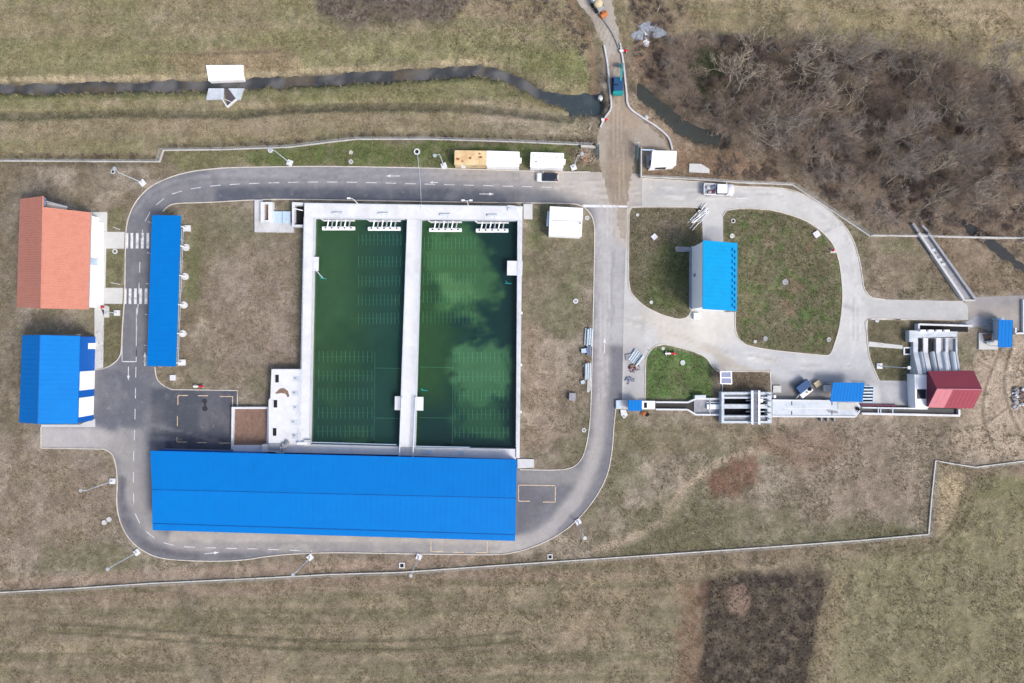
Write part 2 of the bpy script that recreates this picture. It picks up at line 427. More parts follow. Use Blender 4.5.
def ground():
    xs = axis(112, 0.4); ys = axis(78, 0.4)
    X, Y = np.meshgrid(xs, ys)
    nx, ny = len(xs), len(ys)
    px = X/S+512; py = 341.5-Y/S
    Z = stream_depth(px, py)
    out = np.maximum(np.abs(X)-112, np.abs(Y)-78)
    Z += np.where(out > 0, 0.0, 0.0)
    pave = np.minimum.reduce([sdf(px, py, ASPH_OUT), sdf(px, py, CONC_OUT), sdf(px, py, DIRT), sdf(px, py, EASTPAD)])
    Z += (fbm(px, py, 9, 3, 5)-0.5)*0.22*sstep(4, 14, pave)
    # ---- land cover
    n1 = fbm(px, py, 60, 5, 11, .6); n2 = fbm(px, py, 22, 5, 23, .62); n3 = fbm(px, py, 8, 4, 31, .62); n4 = fbm(px, py, 130, 3, 41)
    st = fbm(px*0.25, py*1.8, 14, 4, 51)          # streaks along the ploughing direction
    col = np.empty(px.shape+(3,)); col[:] = carr(124,113,97)
    def lay(mask, rgb):
        m = np.clip(mask, 0, 1)[..., None]
        col[:] = col*(1-m)+carr(*rgb)*m
    # dry grass inside the site
    lay(sstep(0.45, 0.65, n2)*0.75, (154,142,126)); lay(sstep(0.5, 0.7, n3)*0.5, (100,90,74))
    lay(sstep(0.5, 0.66, n1)*0.6, (98,98,70))
    wob = (n3-0.5)*10+(n2-0.5)*16
    def area(poly, rgb, soft=5, amt=1.0, w=1.0):
        lay(amt*(1-sstep(-soft, soft, sdf(px, py, poly)+wob*w)), rgb)
    def line(pts, wd, rgb, amt=1.0, w=0.4, soft=0.5):
        lay(amt*(1-sstep(wd*soft, wd, np.abs(seg_dist(px, py, pts)+wob*w*0.4))), rgb)
    # fields to the north
    NF = [(-900,-900),(1900,-900),(1900,40),(1034,76),(900,50),(700,32),(650,36),(600,60),(588,120),(590,144),(430,139),(290,147),(164,150),(160,161),(-900,161)]
    northm = 1-sstep(-2, 2, sdf(px, py, NF))
    lay(northm, (136,124,96)); lay(northm*sstep(0.4, 0.7, n2)*0.6, (152,138,112))
    lay(northm*sstep(0.45, 0.68, n1*0.5+st*0.5)*0.7, (118,116,76))
    area([(-900,36),(200,38),(330,32),(480,34),(590,46),(594,92),(560,92),(480,64),(300,74),(200,78),(-900,82)], (124,124,80), 8, 0.55)
    lay(northm*(1-sstep(0, 4, np.abs(py-(35+0.02*px))+wob*.3))*0.3*(px < 180), (160,146,116))
    area([(160,58),(205,50),(300,52),(300,72),(200,76)], (152,126,104), 6, 0.5)
    line([(140,52),(200,55),(280,51)], 2.0, (108,92,76), 0.7)
    area([(-900,92),(200,90),(400,80),(480,74),(540,100),(480,100),(300,100),(0,104)], (112,114,70), 4, 0.7)
    area([(-900,122),(150,120),(400,116),(560,122),(590,138),(400,132),(0,140)], (140,124,102), 5, 0.6)
    area([(470,100),(560,112),(590,118),(592,140),(500,138)], (158,144,124), 6, 0.7)
    line([(x, y+1) for x, y in FURROW], 6, (72,72,56), 0.75)
    line([(x, y-1.5) for x, y in N_FENCE[:1]+N_FENCE[1:]], 9, (76,72,58), 0.55, 0.8)
    line([(x, y-7) for x, y in STREAM[:9]], 4, (172,156,128), 0.6)
    line([(x, y+9) for x, y in STREAM[:9]], 5, (84,92,56), 0.7)
    line(STREAM, 7, (70,68,64), 0.9, 0.5); line(STREAM2, 9, (72,66,58), 0.9, 0.5)
    # bramble patch on the northern field
    area([(318,-60),(318,14),(350,28),(400,24),(455,20),(480,-60)], (92,80,76), 6, 0.9)
    area([(455,-60),(462,18),(520,26),(560,30),(585,60),(590,40),(575,8),(565,-60)], (132,114,94), 8, 0.5)
    area([(530,44),(585,56),(592,84),(560,84),(525,66)], (108,118,62), 7, 0.6)
    line([(562,-20),(580,18),(592,50),(594,90)], 6, (128,100,82), 0.7, .6); line([(570,-20),(586,14),(598,46),(600,88)], 4.5, (92,84,72), 0.6, .6)
    # field to the north-east
    area([(640,-900),(1900,-900),(1900,60),(1034,70),(900,48),(700,28),(660,24)], (146,130,102), 8, 0.9)
    area([(690,5),(800,0),(900,10),(1034,40),(1034,68),(900,40),(780,34),(690,26)], (128,120,82), 9, 0.6)
    area([(630,-60),(680,-60),(690,20),(650,40),(630,20)], (112,96,80), 8, 0.8)
    # thicket floor and banks
    area(THICKET, (112,97,84), 8, 0.95)
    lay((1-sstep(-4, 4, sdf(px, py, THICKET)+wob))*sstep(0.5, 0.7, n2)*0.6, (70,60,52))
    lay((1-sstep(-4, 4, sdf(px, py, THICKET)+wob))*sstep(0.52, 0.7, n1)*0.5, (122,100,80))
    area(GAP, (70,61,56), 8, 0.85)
    area([(690,58),(720,50),(728,90),(712,100),(690,84)], (74,84,50), 6, 0.7)
    area([(676,150),(700,146),(760,160),(795,182),(730,180),(645,176),(643,166)], (122,98,78), 6, 0.9)
    area([(634,38),(660,40),(662,80),(645,88),(630,80)], (138,112,88), 6, 0.7)
    area([(628,104),(650,100),(680,130),(690,150),(675,150),(650,128)], (150,128,106), 5, 0.7)
    area([(636,118),(668,146),(672,166),(640,166),(634,140)], (140,128,112), 4, 0.7)
    # verges and islands of green grass
    area([(164,152),(290,149),(357,141),(590,147),(590,170),(440,167),(240,166),(180,172)], (104,106,66), 3, 0.8, .3)
    area([(230,152),(357,142),(590,148),(588,166),(440,166),(250,164)], (84,100,48), 5, 0.75*1.0, 1.2)
    area([(566,150),(594,148),(596,168),(572,168)], (112,98,82), 4, 0.8)
    area([(108,210),(124,206),(124,230),(108,230)], (98,98,64), 3, 0.8, .3)
    area([(106,249),(124,250),(122,288),(106,287)], (96,98,64), 2, 0.8, .2)
    area([(104,306),(122,306),(121,350),(112,362),(104,367)], (100,98,66), 2, 0.8, .2)
    area([(186,225),(200,230),(196,300),(184,300)], (88,108,56), 6, 0.6)
    area([(186,205),(250,203),(250,260),(200,270)], (106,102,76), 12, 0.6)
    area([(228,240),(298,235),(298,365),(215,380),(210,300)], (134,119,106), 10, 0.7)
    area([(527,205),(548,205),(546,250),(530,245)], (96,104,66), 6, 0.7)
    area([(548,290),(575,270),(586,320),(570,345),(548,330)], (98,102,68), 8, 0.5)
    area([(526,330),(560,350),(560,440),(526,450)], (148,130,114), 10, 0.6)
    area(CONC_H1, (96,92,70), 3, 0.9, .2); area([(640,210),(690,210),(680,245),(645,250)], (122,108,94), 10, 0.6)
    area([(662,240),(690,240),(690,312),(662,312),(640,296)], (74,88,46), 8, 0.8)  # darker green: pump house shadow painted into the grass to its west
    area(CONC_H2, (102,100,72), 3, 0.9, .2); lay((1-sstep(-3, 1, sdf(px, py, CONC_H2)))*sstep(0.5, 0.66, n2)*0.7, (122,104,82))
    lay((1-sstep(-3, 1, sdf(px, py, CONC_H2)))*sstep(0.52, 0.7, n3)*0.75, (72,100,46))
    area([(646,350),(665,345),(690,351),(711,362),(712,399),(646,399)], (74,108,48), 3, 0.95, .3)
    area([(668,362),(682,356),(686,385),(674,396)], (112,104,78), 6, 0.45)
    area([(722,372),(769,373),(769,393),(722,393)], (104,90,76), 2, 0.95, .2)
    area([(869,320),(950,320),(914,336),(914,344),(870,342)], (98,92,70), 2, 0.9, .2)
    area([(870,347),(913,346),(913,380),(880,380)], (86,84,60), 2, 0.9, .2)
    area([(866,238),(916,238),(955,298),(880,297),(866,285)], (120,106,88), 4, 0.7, .4)
    area([(868,238),(914,238),(920,252),(880,256)], (94,98,62), 6, 0.6)
    area([(920,262),(950,296),(905,296)], (94,96,66), 8, 0.5)
    area([(926,240),(1034,240),(1034,294),(976,294)], (122,106,86), 5, 0.8)
    # worn earth and tracks inside the site
    area([(976,330),(1034,338),(1034,470),(990,462),(950,450),(975,400)], (166,150,130), 8, 0.9)
    for t in ([(1000,350),(985,390),(984,420),(995,450)],[(1012,345),(1004,380),(1010,410),(1024,440)],[(960,430),(985,424),(1005,410)],[(978,360),(1000,372),(1024,378)]):
        line(smooth(t), 2.4, (108,94,78), 0.75, 0.1, .3); line([(x+3.5, y) for x, y in smooth(t)], 2.0, (182,168,148), 0.6, 0.1, .3)
    line(smooth([(596,550),(640,534),(665,517),(684,490),(705,472),(735,456),(775,448),(830,446)]), 9, (170,152,130), 0.75, 1.2, 0.1)
    area([(704,480),(730,458),(760,455),(756,482),(735,496),(712,496)], (116,82,66), 6, 0.8)
    area([(745,440),(830,430),(860,455),(800,470)], (120,92,74), 9, 0.65)
    area([(640,495),(720,500),(800,520),(900,528),(800,540),(640,550)], (98,96,70), 10, 0.5)
    area([(600,425),(760,425),(760,450),(640,455)], (112,104,74), 9, 0.5)
    area([(770,422),(925,420),(925,500),(820,520)], (134,118,104), 12, 0.5)
    area([(-40,430),(110,455),(114,500),(80,560),(-40,570)], (136,120,106), 9, 0.6)
    area([(40,545),(130,545),(160,562),(90,575),(40,570)], (92,96,62), 8, 0.5)
    area([(-40,165),(20,165),(15,430),(-40,430)], (110,100,84), 9, 0.7)
    line([(x, y-8) for x, y in S_FENCE[:8]], 8, (150,128,112), 0.6, .8, .2); line([(x, y-5) for x, y in S_FENCE[8:13]], 8, (92,94,62), 0.5, .8, .2)
    # fields to the south
    SF = [(-900,1900),(-900,594)]+S_FENCE+[(1900,450),(1900,1900)]
    sm = 1-sstep(-1.5, 1.5, sdf(px, py, SF))
    lay(sm, (127,115,94)); lay(sm*sstep(0.42, 0.66, st)*0.6, (142,129,102)); lay(sm*sstep(0.5, 0.72, n1)*0.5, (108,106,76))
    lay(sm*sstep(0.5, 0.7, n2)*0.4, (104,94,80)); lay(sm*(1-sstep(2, 10, np.abs(seg_dist(px, py, S_FENCE)-7)+wob))*0.4, (112,94,82))
    lay(sm*(1-sstep(10, 26, seg_dist(px, py, S_FENCE)+wob))*0.5*(px < 680), (134,116,102))
    area([(560,560),(700,556),(700,576),(600,640),(560,640)], (140,124,98), 14, 0.45)
    area([(832,560),(928,548),(960,500),(1034,480),(1034,700),(830,700)], (116,112,80), 12, 0.75)
    vs_ = fbm(px*1.1, py*0.12, 7, 4, 58); lay(sm*sstep(820, 850, px)*sstep(.45, .65, vs_)*0.5, (136,128,98)); hs_ = fbm(px*0.05, py, 6, 4, 59); lay(sm*(1-sstep(660, 700, px))*sstep(.45, .62, hs_)*0.65, (102,98,72)); lay(northm*sstep(.48, .66, hs_)*0.35, (104,104,74)); lay(northm*sstep(.5, .66, vs_)*sstep(640,700,px)*0.3, (164,148,120))
    area([(978,480),(1034,472),(1034,498),(978,500)], (108,108,72), 4, 0.7)
    area([(940,470),(965,472),(955,520),(936,540)], (168,150,118), 7, 0.7)
    line(smooth([(880,548),(930,545),(955,520),(968,485)]), 3, (98,90,66), 0.6); line(smooth([(884,555),(936,550),(962,524),(976,488)]), 3, (98,90,66), 0.6)
    area([(703,578),(738,571),(830,573),(836,580),(810,700),(690,700),(700,640)], (58,50,46), 8, 0.95, .9)
    lay((1-sstep(-6, 0, sdf(px, py, [(703,578),(738,571),(830,573),(836,580),(810,700),(690,700),(700,640)])))*sstep(0.5, 0.72, n3)*0.6, (104,92,76))
    area([(726,590),(742,586),(751,600),(745,614),(730,614)], (132,110,96), 3, 0.9, .4); area([(715,630),(735,628),(738,650),(718,652)], (108,96,84), 6, 0.5)
    area([(680,590),(704,580),(702,650),(690,700),(676,690)], (116,84,66), 6, 0.5)
    area([(828,575),(850,570),(840,640),(818,700),(806,700)], (140,126,96), 4, 0.6)
    for dy in (0, 9):
        line(smooth([(50,624+dy),(110,627+dy),(190,633+dy),(300,640+dy),(420,640+dy),(520,632+dy)]), 2.4, (84,80,62), 0.8, 0.12, .2)
    area([(176,588),(200,594),(208,640),(225,683),(205,690),(190,640)], (96,92,76), 8, 0.5)
    # bare dark soil round walls
    g_ = fbm(px, py, 7, 4, 93)-0.5; g2 = fbm(px, py, 2.6, 3, 91)-0.5
    col *= (1.12+0.7*g_+0.55*g2)[..., None]
    lum = col.mean(-1, keepdims=True); col = lum+(col-lum)*0.87
    ppos = (col.max(-1) < 9)
    me = bpy.data.meshes.new('ground')
    idx = np.arange(nx*ny).reshape(ny, nx)
    quads = np.stack([idx[:-1,:-1], idx[:-1,1:], idx[1:,1:], idx[1:,:-1]], -1).reshape(-1, 4)
    me.vertices.add(nx*ny); me.vertices.foreach_set('co', np.stack([X,Y,Z],-1).astype(np.float32).ravel())
    nq = len(quads)
    me.loops.add(nq*4); me.loops.foreach_set('vertex_index', quads.astype(np.int32).ravel())
    me.polygons.add(nq); me.polygons.foreach_set('loop_start', np.arange(0, nq*4, 4, dtype=np.int32))
    me.polygons.foreach_set('use_smooth', np.ones(nq, bool))
    me.update(calc_edges=True)
    put_color(me, col.reshape(-1, 3))
    me.materials.append(M['ground'])
    o = bpy.data.objects.new('ground', me); C.objects.link(o); tag(o, kind='structure')
ground()

# ------------------------------------------------------------------ pavement sheets
def sheet(name, outer, holes, z, step, colfn, mat, label=None):
    loops = [outer]+holes
    pts = []; edges = []
    for L in loops:
        b = len(pts); dense = []
        for i in range(len(L)):
            a = np.array(L[i], float); q = np.array(L[(i+1) % len(L)], float)
            k = max(1, int(np.hypot(*(q-a))/step))
            for t in range(k): dense.append(a+(q-a)*t/k)
        pts += dense; n = len(dense)
        edges += [(b+i, b+(i+1) % n) for i in range(n)]
    xs = [p[0] for p in outer]; ys = [p[1] for p in outer]
    gx, gy = np.meshgrid(np.arange(min(xs), max(xs), step), np.arange(min(ys), max(ys), step))
    gx = gx.ravel()+0.13*step; gy = gy.ravel()+0.17*step
    ins = inside(gx, gy, outer)
    dmin = seg_dist(gx, gy, list(outer)+[outer[0]])
    for h in holes:
        ins &= ~inside(gx, gy, h); dmin = np.minimum(dmin, seg_dist(gx, gy, list(h)+[h[0]]))
    k = ins & (dmin > step*0.4)
    pts += list(zip(gx[k], gy[k]))
    ov, oe, of, _, _, _ = delaunay_2d_cdt([Vector((float(p[0]), float(p[1]))) for p in pts], edges, [], 0, 1e-5)
    V = np.array([(v.x, v.y) for v in ov]); F = np.array([tuple(f) for f in of])
    ctr = V[F].mean(1)
    keep = inside(ctr[:,0], ctr[:,1], outer)
    for h in holes: keep &= ~inside(ctr[:,0], ctr[:,1], h)
    F = F[keep]
    # picture y runs down: flip winding
    me = bpy.data.meshes.new(name)
    me.from_pydata([((x-512)*S, (341.5-y)*S, z) for x, y in V], [], [tuple(int(i) for i in f[::-1]) for f in F])
    me.update()
    put_color(me, colfn(V[:,0], V[:,1]))
    me.materials.append(mat)
    o = bpy.data.objects.new(name, me); C.objects.link(o); tag(o, kind='structure')
    return o

def blend(col, m, rgb):
    m = np.clip(m, 0, 1)[:, None]; return col*(1-m)+carr(*rgb)*m

def asphalt_col(x, y):
    n1 = fbm(x, y, 30, 4, 3); n2 = fbm(x, y, 9, 4, 8)
    col = np.tile(carr(117,118,124), (len(x), 1))
    wob = (n2-0.5)*6
    def line(pts, w, rgb, a):
        nonlocal col
        col = blend(col, a*(1-sstep(w*0.2, w, seg_dist(x, y, pts)+wob)), rgb)
    def area(poly, rgb, a, soft=3):
        nonlocal col
        col = blend(col, a*(1-sstep(-soft, soft, sdf(x, y, poly)+wob)), rgb)
    # northern road: dusty far lane, darker near lane
    area([(200,165),(440,166),(600,168),(600,186),(440,183),(220,181)], (154,153,156), 0.75, 6)
    area([(215,188),(520,190),(520,204),(215,204)], (82,87,100), 0.85, 4)
    line([(150,200),(175,189),(215,183),(330,181),(440,182),(560,186)], 4, (132,132,140), 0.6)
    line([(134,212),(150,192),(175,181),(215,174),(330,172)], 3.5, (150,150,156), 0.5)
    area([(430,165),(600,168),(600,200),(520,186),(430,178)], (172,166,158), 0.7, 10)
    area([(520,170),(645,172),(645,206),(597,208),(560,190)], (186,180,172), 0.95, 9)
    # western road
    area([(124,235),(156,235),(154,400),(122,400)], (112,113,119), 0.7)
    line([(134,240),(131,440)], 3, (128,128,134), 0.4); line([(147,370),(146,450)], 3, (128,128,134), 0.3)
    # yard and apron
    area([(150,388),(238,388),(238,454),(150,454)], (78,82,93), 0.95, 3)
    area([(96,370),(150,370),(150,440),(96,430)], (101,104,114), 0.8, 5)
    line([(150,425),(185,432),(225,445)], 2.2, (124,124,128), 0.6); line([(120,428),(150,438),(180,440)], 3, (150,150,150), 0.5)
    area([(40,426),(100,428),(112,436),(108,450),(40,449)], (186,182,178), 0.9, 5)
    area([(88,428),(122,434),(128,460),(112,455),(100,446)], (168,164,160), 0.75, 6)
    area([(118,430),(146,430),(150,520),(122,500)], (160,157,154), 0.7, 6)
    # southern road
    line(smooth([(134,450),(136,500),(146,525),(165,540),(200,546),(300,546),(400,548),(500,548),(540,538)]), 10, (158,154,150), 0.8)
    line(smooth([(122,480),(123,510),(135,535),(155,549),(200,556),(240,555)]), 5, (98,96,104), 0.8)
    area([(170,530),(515,538),(515,546),(170,541)], (192,184,170), 0.65, 3)
    # eastern road
    line(smooth([(500,549),(540,536),(570,508),(588,475),(598,440),(601,400),(603,340),(605,300),(606,240),(606,208)]), 12, (176,171,167), 0.8)
    area([(594,205),(628,205),(626,300),(624,345),(596,345),(594,260)], (184,183,183), 0.8, 5)
    line([(613,230),(612,300),(609,380),(604,440)], 2, (138,138,142), 0.6); line([(600,230),(599,320),(597,390)], 2, (150,150,154), 0.5)
    line(smooth([(617,350),(613,400),(611,450),(604,478),(590,500),(560,530)]), 4.5, (120,120,128), 0.8)
    area([(518,484),(540,484),(552,500),(530,528),(516,532)], (104,104,110), 0.8, 4)
    area([(517,470),(585,468),(575,485),(517,482)], (150,147,143), 0.6, 4)
    col = blend(col, sstep(0.5, 0.72, n1)*0.2, (150,148,148))
    dm = sdf(x, y, DIRT)+wob*1.6
    col = blend(col, (1-sstep(-3, 16, dm))*0.8, (184,174,160))
    for k in range(-3, 4):
        line([(540,186+k*1.1),(575,187+k*2.0),(604,190+k*3.6),(640,188+k*2.4)], 1.5, (150,146,142) if k % 2 else (204,198,190), 0.45)
        line([(607+k*2.6,206),(606+k*2.2,260),(605+k*2.0,330),(602+k*1.8,400)], 1.3, (158,156,156) if k % 2 else (200,198,196), 0.4)
    for k in range(-4, 5):
        line([(200,176+k*1.6),(330,175+k*1.6),(520,178+k*1.6)], 1.2, (96,99,108) if k % 2 else (160,158,158), 0.28)
        line([(250,546+k*1.1),(400,547+k*1.1),(500,547+k*1.1)], 1.1, (120,119,120) if k % 2 else (186,180,170), 0.35)
    lum = col.mean(1, keepdims=True)
    return lum+(col-lum)*0.9

def conc_col(x, y):
    n1 = fbm(x, y, 34, 4, 13); n2 = fbm(x, y, 10, 4, 18); wob = (n2-0.5)*7
    col = np.tile(carr(199,199,197), (len(x), 1))
    def area(poly, rgb, a, soft=4):
        nonlocal col
        col = blend(col, a*(1-sstep(-soft, soft, sdf(x, y, poly)+wob)), rgb)
    def line(pts, w, rgb, a):
        nonlocal col
        col = blend(col, a*(1-sstep(w*0.2, w, seg_dist(x, y, pts)+wob)), rgb)
    area([(640,176),(700,180),(700,206),(640,206)], (188,184,178), 0.8, 6)
    area([(660,184),(698,186),(690,200),(650,196)], (166,168,172), 0.5, 8)
    area([(622,300),(646,304),(646,402),(622,402)], (186,184,181), 0.8, 3)
    area([(624,345),(646,345),(646,400),(624,400)], (166,166,168), 0.6, 6)
    area([(650,315),(735,318),(735,345),(700,350),(660,342)], (208,205,198), 0.8, 6)
    area([(718,345),(866,350),(870,380),(772,400),(770,372),(720,370)], (186,187,190), 0.8, 6)
    area([(790,372),(870,372),(880,384),(830,386)], (142,146,154), 0.6, 7)
    area([(770,378),(832,384),(832,402),(770,402)], (128,126,124), 0.85, 4)
    area([(880,380),(916,380),(916,408),(880,408)], (168,168,172), 0.95, 2)
    area([(884,384),(905,384),(900,402),(886,400)], (200,200,200), 0.6, 5)
    area([(868,300),(970,300),(970,320),(868,320)], (186,186,185), 0.8, 3)
    area([(704,226),(724,226),(724,248),(704,248)], (150,152,160), 0.6, 3)  # pump house shadow painted darker into the concrete north of it
    line([(822,233),(842,224)], 1.3, (150,150,152), 0.6); line([(845,306),(858,310)], 3, (150,150,152), 0.6)
    line([(850,250),(856,275),(856,330),(852,360)], 3, (214,213,210), 0.5); line([(720,357),(820,362)], 4, (206,204,200), 0.5)
    col = blend(col, sstep(0.5, 0.72, n1)*0.3, (176,176,176))
    dm = sdf(x, y, DIRT)+wob*1.5
    col = blend(col, (1-sstep(-3, 15, dm))*0.8, (182,172,156))
    for k in (-2, -1, 1, 2):
        line(smooth([(650,192+k*2),(720,195+k*2),(780,198+k*2),(820,214+k*2),(848,245+k),(854+k*2,290),(856+k*2,340)]), 1.3, (168,168,168) if k % 2 else (216,215,212), 0.5)
        line(smooth([(626,320+k*2),(660,328+k*2),(720,350+k*1.5),(800,364+k*1.5),(850,366+k)]), 1.3, (170,168,164) if k % 2 else (216,213,207), 0.45)
    area([(640,312),(665,318),(690,332),(720,352),(690,346),(660,340)], (190,180,164), 0.35, 6)
    area([(690,346),(712,352),(722,370),(768,372),(740,364),(716,352)], (176,164,146), 0.6, 3)
    return col

def dirt_col(x, y):
    n1 = fbm(x, y, 26, 4, 43); n2 = fbm(x, y, 8, 4, 48); wob = (n2-0.5)*8
    col = np.tile(carr(172,158,140), (len(x), 1))
    def area(poly, rgb, a, soft=4):
        nonlocal col
        col = blend(col, a*(1-sstep(-soft, soft, sdf(x, y, poly)+wob)), rgb)
    area([(608,128),(632,128),(632,180),(628,204),(612,206),(604,180)], (152,134,112), 0.85, 5)
    area([(612,80),(626,80),(640,130),(604,124)], (168,146,118), 0.8, 5)
    def line(pts, w, rgb, a):
        nonlocal col
        col = blend(col, a*(1-sstep(w*0.2, w, seg_dist(x, y, pts)+wob*.3)), rgb)
    area([(570,-20),(612,-20),(620,50),(605,60)], (182,172,160), 0.8, 5)
    area([(598,140),(607,138),(606,160),(598,160)], (196,184,164), 0.7, 3)
    area([(616,165),(628,165),(624,190),(616,190)], (172,148,104), 0.5, 5)
    col = blend(col, sstep(0.5, 0.7, n1)*0.35, (138,122,104))
    for k in range(-3, 4):
        line([(590+k*1.6,-10),(607+k*1.8,40),(616+k*1.6,90),(618+k*2.2,140),(620+k*2.4,200)], 1.3, (134,118,100) if k % 2 else (196,186,170), 0.28)
    lum = col.mean(1, keepdims=True)
    return lum+(col-lum)*0.72

def pad_col(x, y):
    n1 = fbm(x, y, 16, 4, 63)
    col = np.tile(carr(166,160,154), (len(x), 1))
    col = blend(col, (1-sstep(298, 312, y))*sstep(968, 978, x)*0.6, (146,146,152))
    return blend(col, sstep(0.45, 0.7, n1)*0.5, (130,124,118))

asph = sheet('road', ASPH_OUT, [ASPH_HOLE], 0.02, 2.2, asphalt_col, M['asphalt'])
sheet('service_road', CONC_OUT, [CONC_H1, CONC_H2], 0.026, 2.2, conc_col, M['concrete_road'])
rd = random.Random(3)
DIRT_J = []
for (a, b) in zip(DIRT, DIRT[1:]+DIRT[:1]):
    for t in np.linspace(0, 1, 8)[:-1]:
        DIRT_J.append((a[0]+(b[0]-a[0])*t+rd.uniform(-1,1)*1.5, a[1]+(b[1]-a[1])*t+rd.uniform(-1,1)*1.0))
sheet('dirt_road', DIRT_J, [], 0.034, 2.0, dirt_col, M['dirt'])
sheet('concrete_yard', EASTPAD, [], 0.03, 3.0, pad_col, M['concrete_road'])

mb = MB()
for poly in ([(88,212),(107,212),(107,231.5),(88,231.5)], [(88,231.6),(124.6,231.9),(123.8,248.6),(88,248.4)], [(88,248.5),(106,248.5),(105.2,287.5),(88,287.5)],
             [(88,287.6),(122.8,287.9),(122.2,303.8),(88,303.6)], [(94.5,303.8),(104,303.8),(103,367.5),(94.5,369.5)],
             [(100.5,306.5),(109,306.5),(109,317.5),(104.2,317.5)]):
    mb.pp(poly, 0.10 if len(poly) == 4 else 0.1, -0.1)
tag(mb.build('sidewalk', M['sidewalk']), kind='structure')
mb = MB(); mb.pp([(869,341.5),(903,345.5),(903,349),(868.5,346.5)], 0.05, -0.1)
tag(mb.build('path', M['sidewalk']), kind='structure')
mb = MB(); mb.pp([(689,172),(689.5,163.5),(701,163.8),(709.5,169),(709.5,173)], 0.3, -0.1)
tag(mb.build('concrete_slab', M['sidewalk']), 'pale concrete slab with a clipped corner lying in brown scrub above the white pickup', 'slab')

def kerb(pts, w=0.17, h=0.13, name='kerb', n=4, sm=True):
    q = smooth(pts, n) if sm else pts
    mb = MB()
    W = [P(x, y) for x, y in q]
    L = []; R = []
    for i, p in enumerate(W):
        a = W[max(0, i-1)]; b = W[min(len(W)-1, i+1)]
        d = (b-a); u = Vector((-d.y, d.x, 0)).normalized()*w/2
        L.append(p+u); R.append(p-u)
    m = len(W); up = Vector((0,0,h)); dn = Vector((0,0,-0.15))
    vs = [p+up for p in L]+[p+up for p in R]+[p+dn for p in L]+[p+dn for p in R]
    fs = []
    for i in range(m-1):
        fs += [(m+i, m+i+1, i+1, i), (i, i+1, 2*m+i+1, 2*m+i), (3*m+i, 3*m+i+1, m+i+1, m+i)]
    fs += [(m, 0, 2*m, 3*m), (m-1, 2*m-1, 4*m-1, 3*m-1)]
    mb.add(vs, fs)
    return tag(mb.build(name, M['kerb']), kind='structure')
o = ASPH_OUT
kerb([(590,172)]+o[1:15]); kerb(o[14:20]); kerb([(41.5,448),(105,449)], sm=False); kerb(o[23:50]); kerb([(41.3,427),(41.3,448)], sm=False)
h_ = ASPH_HOLE
kerb(h_[:22]); kerb([(237.5,406),(237.5,390.5),(172,389.5)], sm=False); kerb(h_[28:32])
kerb(CONC_H1+CONC_H1[:1], n=3) if False else None
kerb([CONC_H1[i] for i in (12,0,1,2)]); kerb([CONC_H1[i] for i in (5,6,7,8,9,10,11,12)])
kerb(CONC_H2[:20]); kerb(CONC_OUT[0:13]); kerb([CONC_OUT[i] for i in (16,17,18,19,20,21,22)][1:]); kerb([CONC_OUT[i] for i in range(26,38)])
kerb([(868,319.5),(900,319.5),(955,320)])

# ------------------------------------------------------------------ road paint
ZP = 0.038
def dash_line(mb, pts, on, off, w=0.14, start=0.0):
    W = [P(x, y) for x, y in pts]
    seg = [(b-a).length for a, b in zip(W[:-1], W[1:])]
    tot = sum(seg)
    def at(s):
        for (a, b), l in zip(zip(W[:-1], W[1:]), seg):
            if s <= l: return a+(b-a)*(s/l)
            s -= l
        return W[-1]
    s = start
    while s < tot:
        a = at(s); b = at(min(tot, s+on)); d = b-a
        if d.length > 0.2:
            u = Vector((-d.y, d.x, 0)).normalized()*w/2; z = Vector((0,0,ZP))
            mb.add([a-u+z, b-u+z, b+u+z, a+u+z], [(0,1,2,3)])
        s += on+off
def flat(mb, pix):
    q = [P(x, y)+Vector((0,0,ZP)) for x, y in pix]
    a = sum(q[i].x*q[(i+1) % len(q)].y-q[(i+1) % len(q)].x*q[i].y for i in range(len(q)))
    if a < 0: q = q[::-1]
    mb.add(q, [tuple(range(len(q)))])
def arrow(mb, x, y, dx, dy, L=13):
    ux, uy = dx, dy; vx, vy = -dy, dx
    f = lambda a, b: (x+ux*a+vx*b, y+uy*a+vy*b)
    flat(mb, [f(-L/2,-0.35), f(L*0.15,-0.35), f(L*0.15,0.35), f(-L/2,0.35)])
    flat(mb, [f(L*0.15,-1.4), f(L/2,0), f(L*0.15,1.4)])
mb = MB()
dash_line(mb, smooth([(141,240),(144,225),(150,212),(162,200),(175,193),(200,187.5),(240,184),(330,182),(440,184.5),(560,187.5)]), 2.1, 1.8, 0.12)
dash_line(mb, smooth([(140,262),(139,290),(137,325),(136,370),(135,420),(133.5,470),(134,505),(138,520),(148,533),(165,543),(190,547),(260,549),(312,551)]), 2.1, 2.1, 0.13)
for x0 in (125.8,130.7,136.0,141.2,146.7,152.0):
    flat(mb, [(x0,233),(x0+2.7,233),(x0+2.5,248.5),(x0-.2,248.5)])
    flat(mb, [(x0-1.8,288.5),(x0+0.9,288.5),(x0+.7,304),(x0-2,304)])
flat(mb, [(121.8,361.2),(136,361.2),(136,362),(121.8,362)])
flat(mb, [(121.8,330),(122.5,330),(122.5,362),(121.8,362)]); flat(mb, [(136.2,308),(136.9,308),(136.6,362),(135.9,362)])
arrow(mb, 128.5,373.5,0,1,14); arrow(mb, 145,359,0,-1,14); arrow(mb, 212,553,1,-0.1,15); arrow(mb, 393,176,-1,0,14); arrow(mb, 487,194,1,0,15)
arrow(mb, 604.5,345,0,-1,16); arrow(mb, 743,198.5,1,0.02,14); arrow(mb, 751,358,-1,0,10); arrow(mb, 434,182.5,-1,0,8)
flat(mb, [(582.5,204.6),(612.5,205.2),(612.5,207.6),(582.5,207.2)])
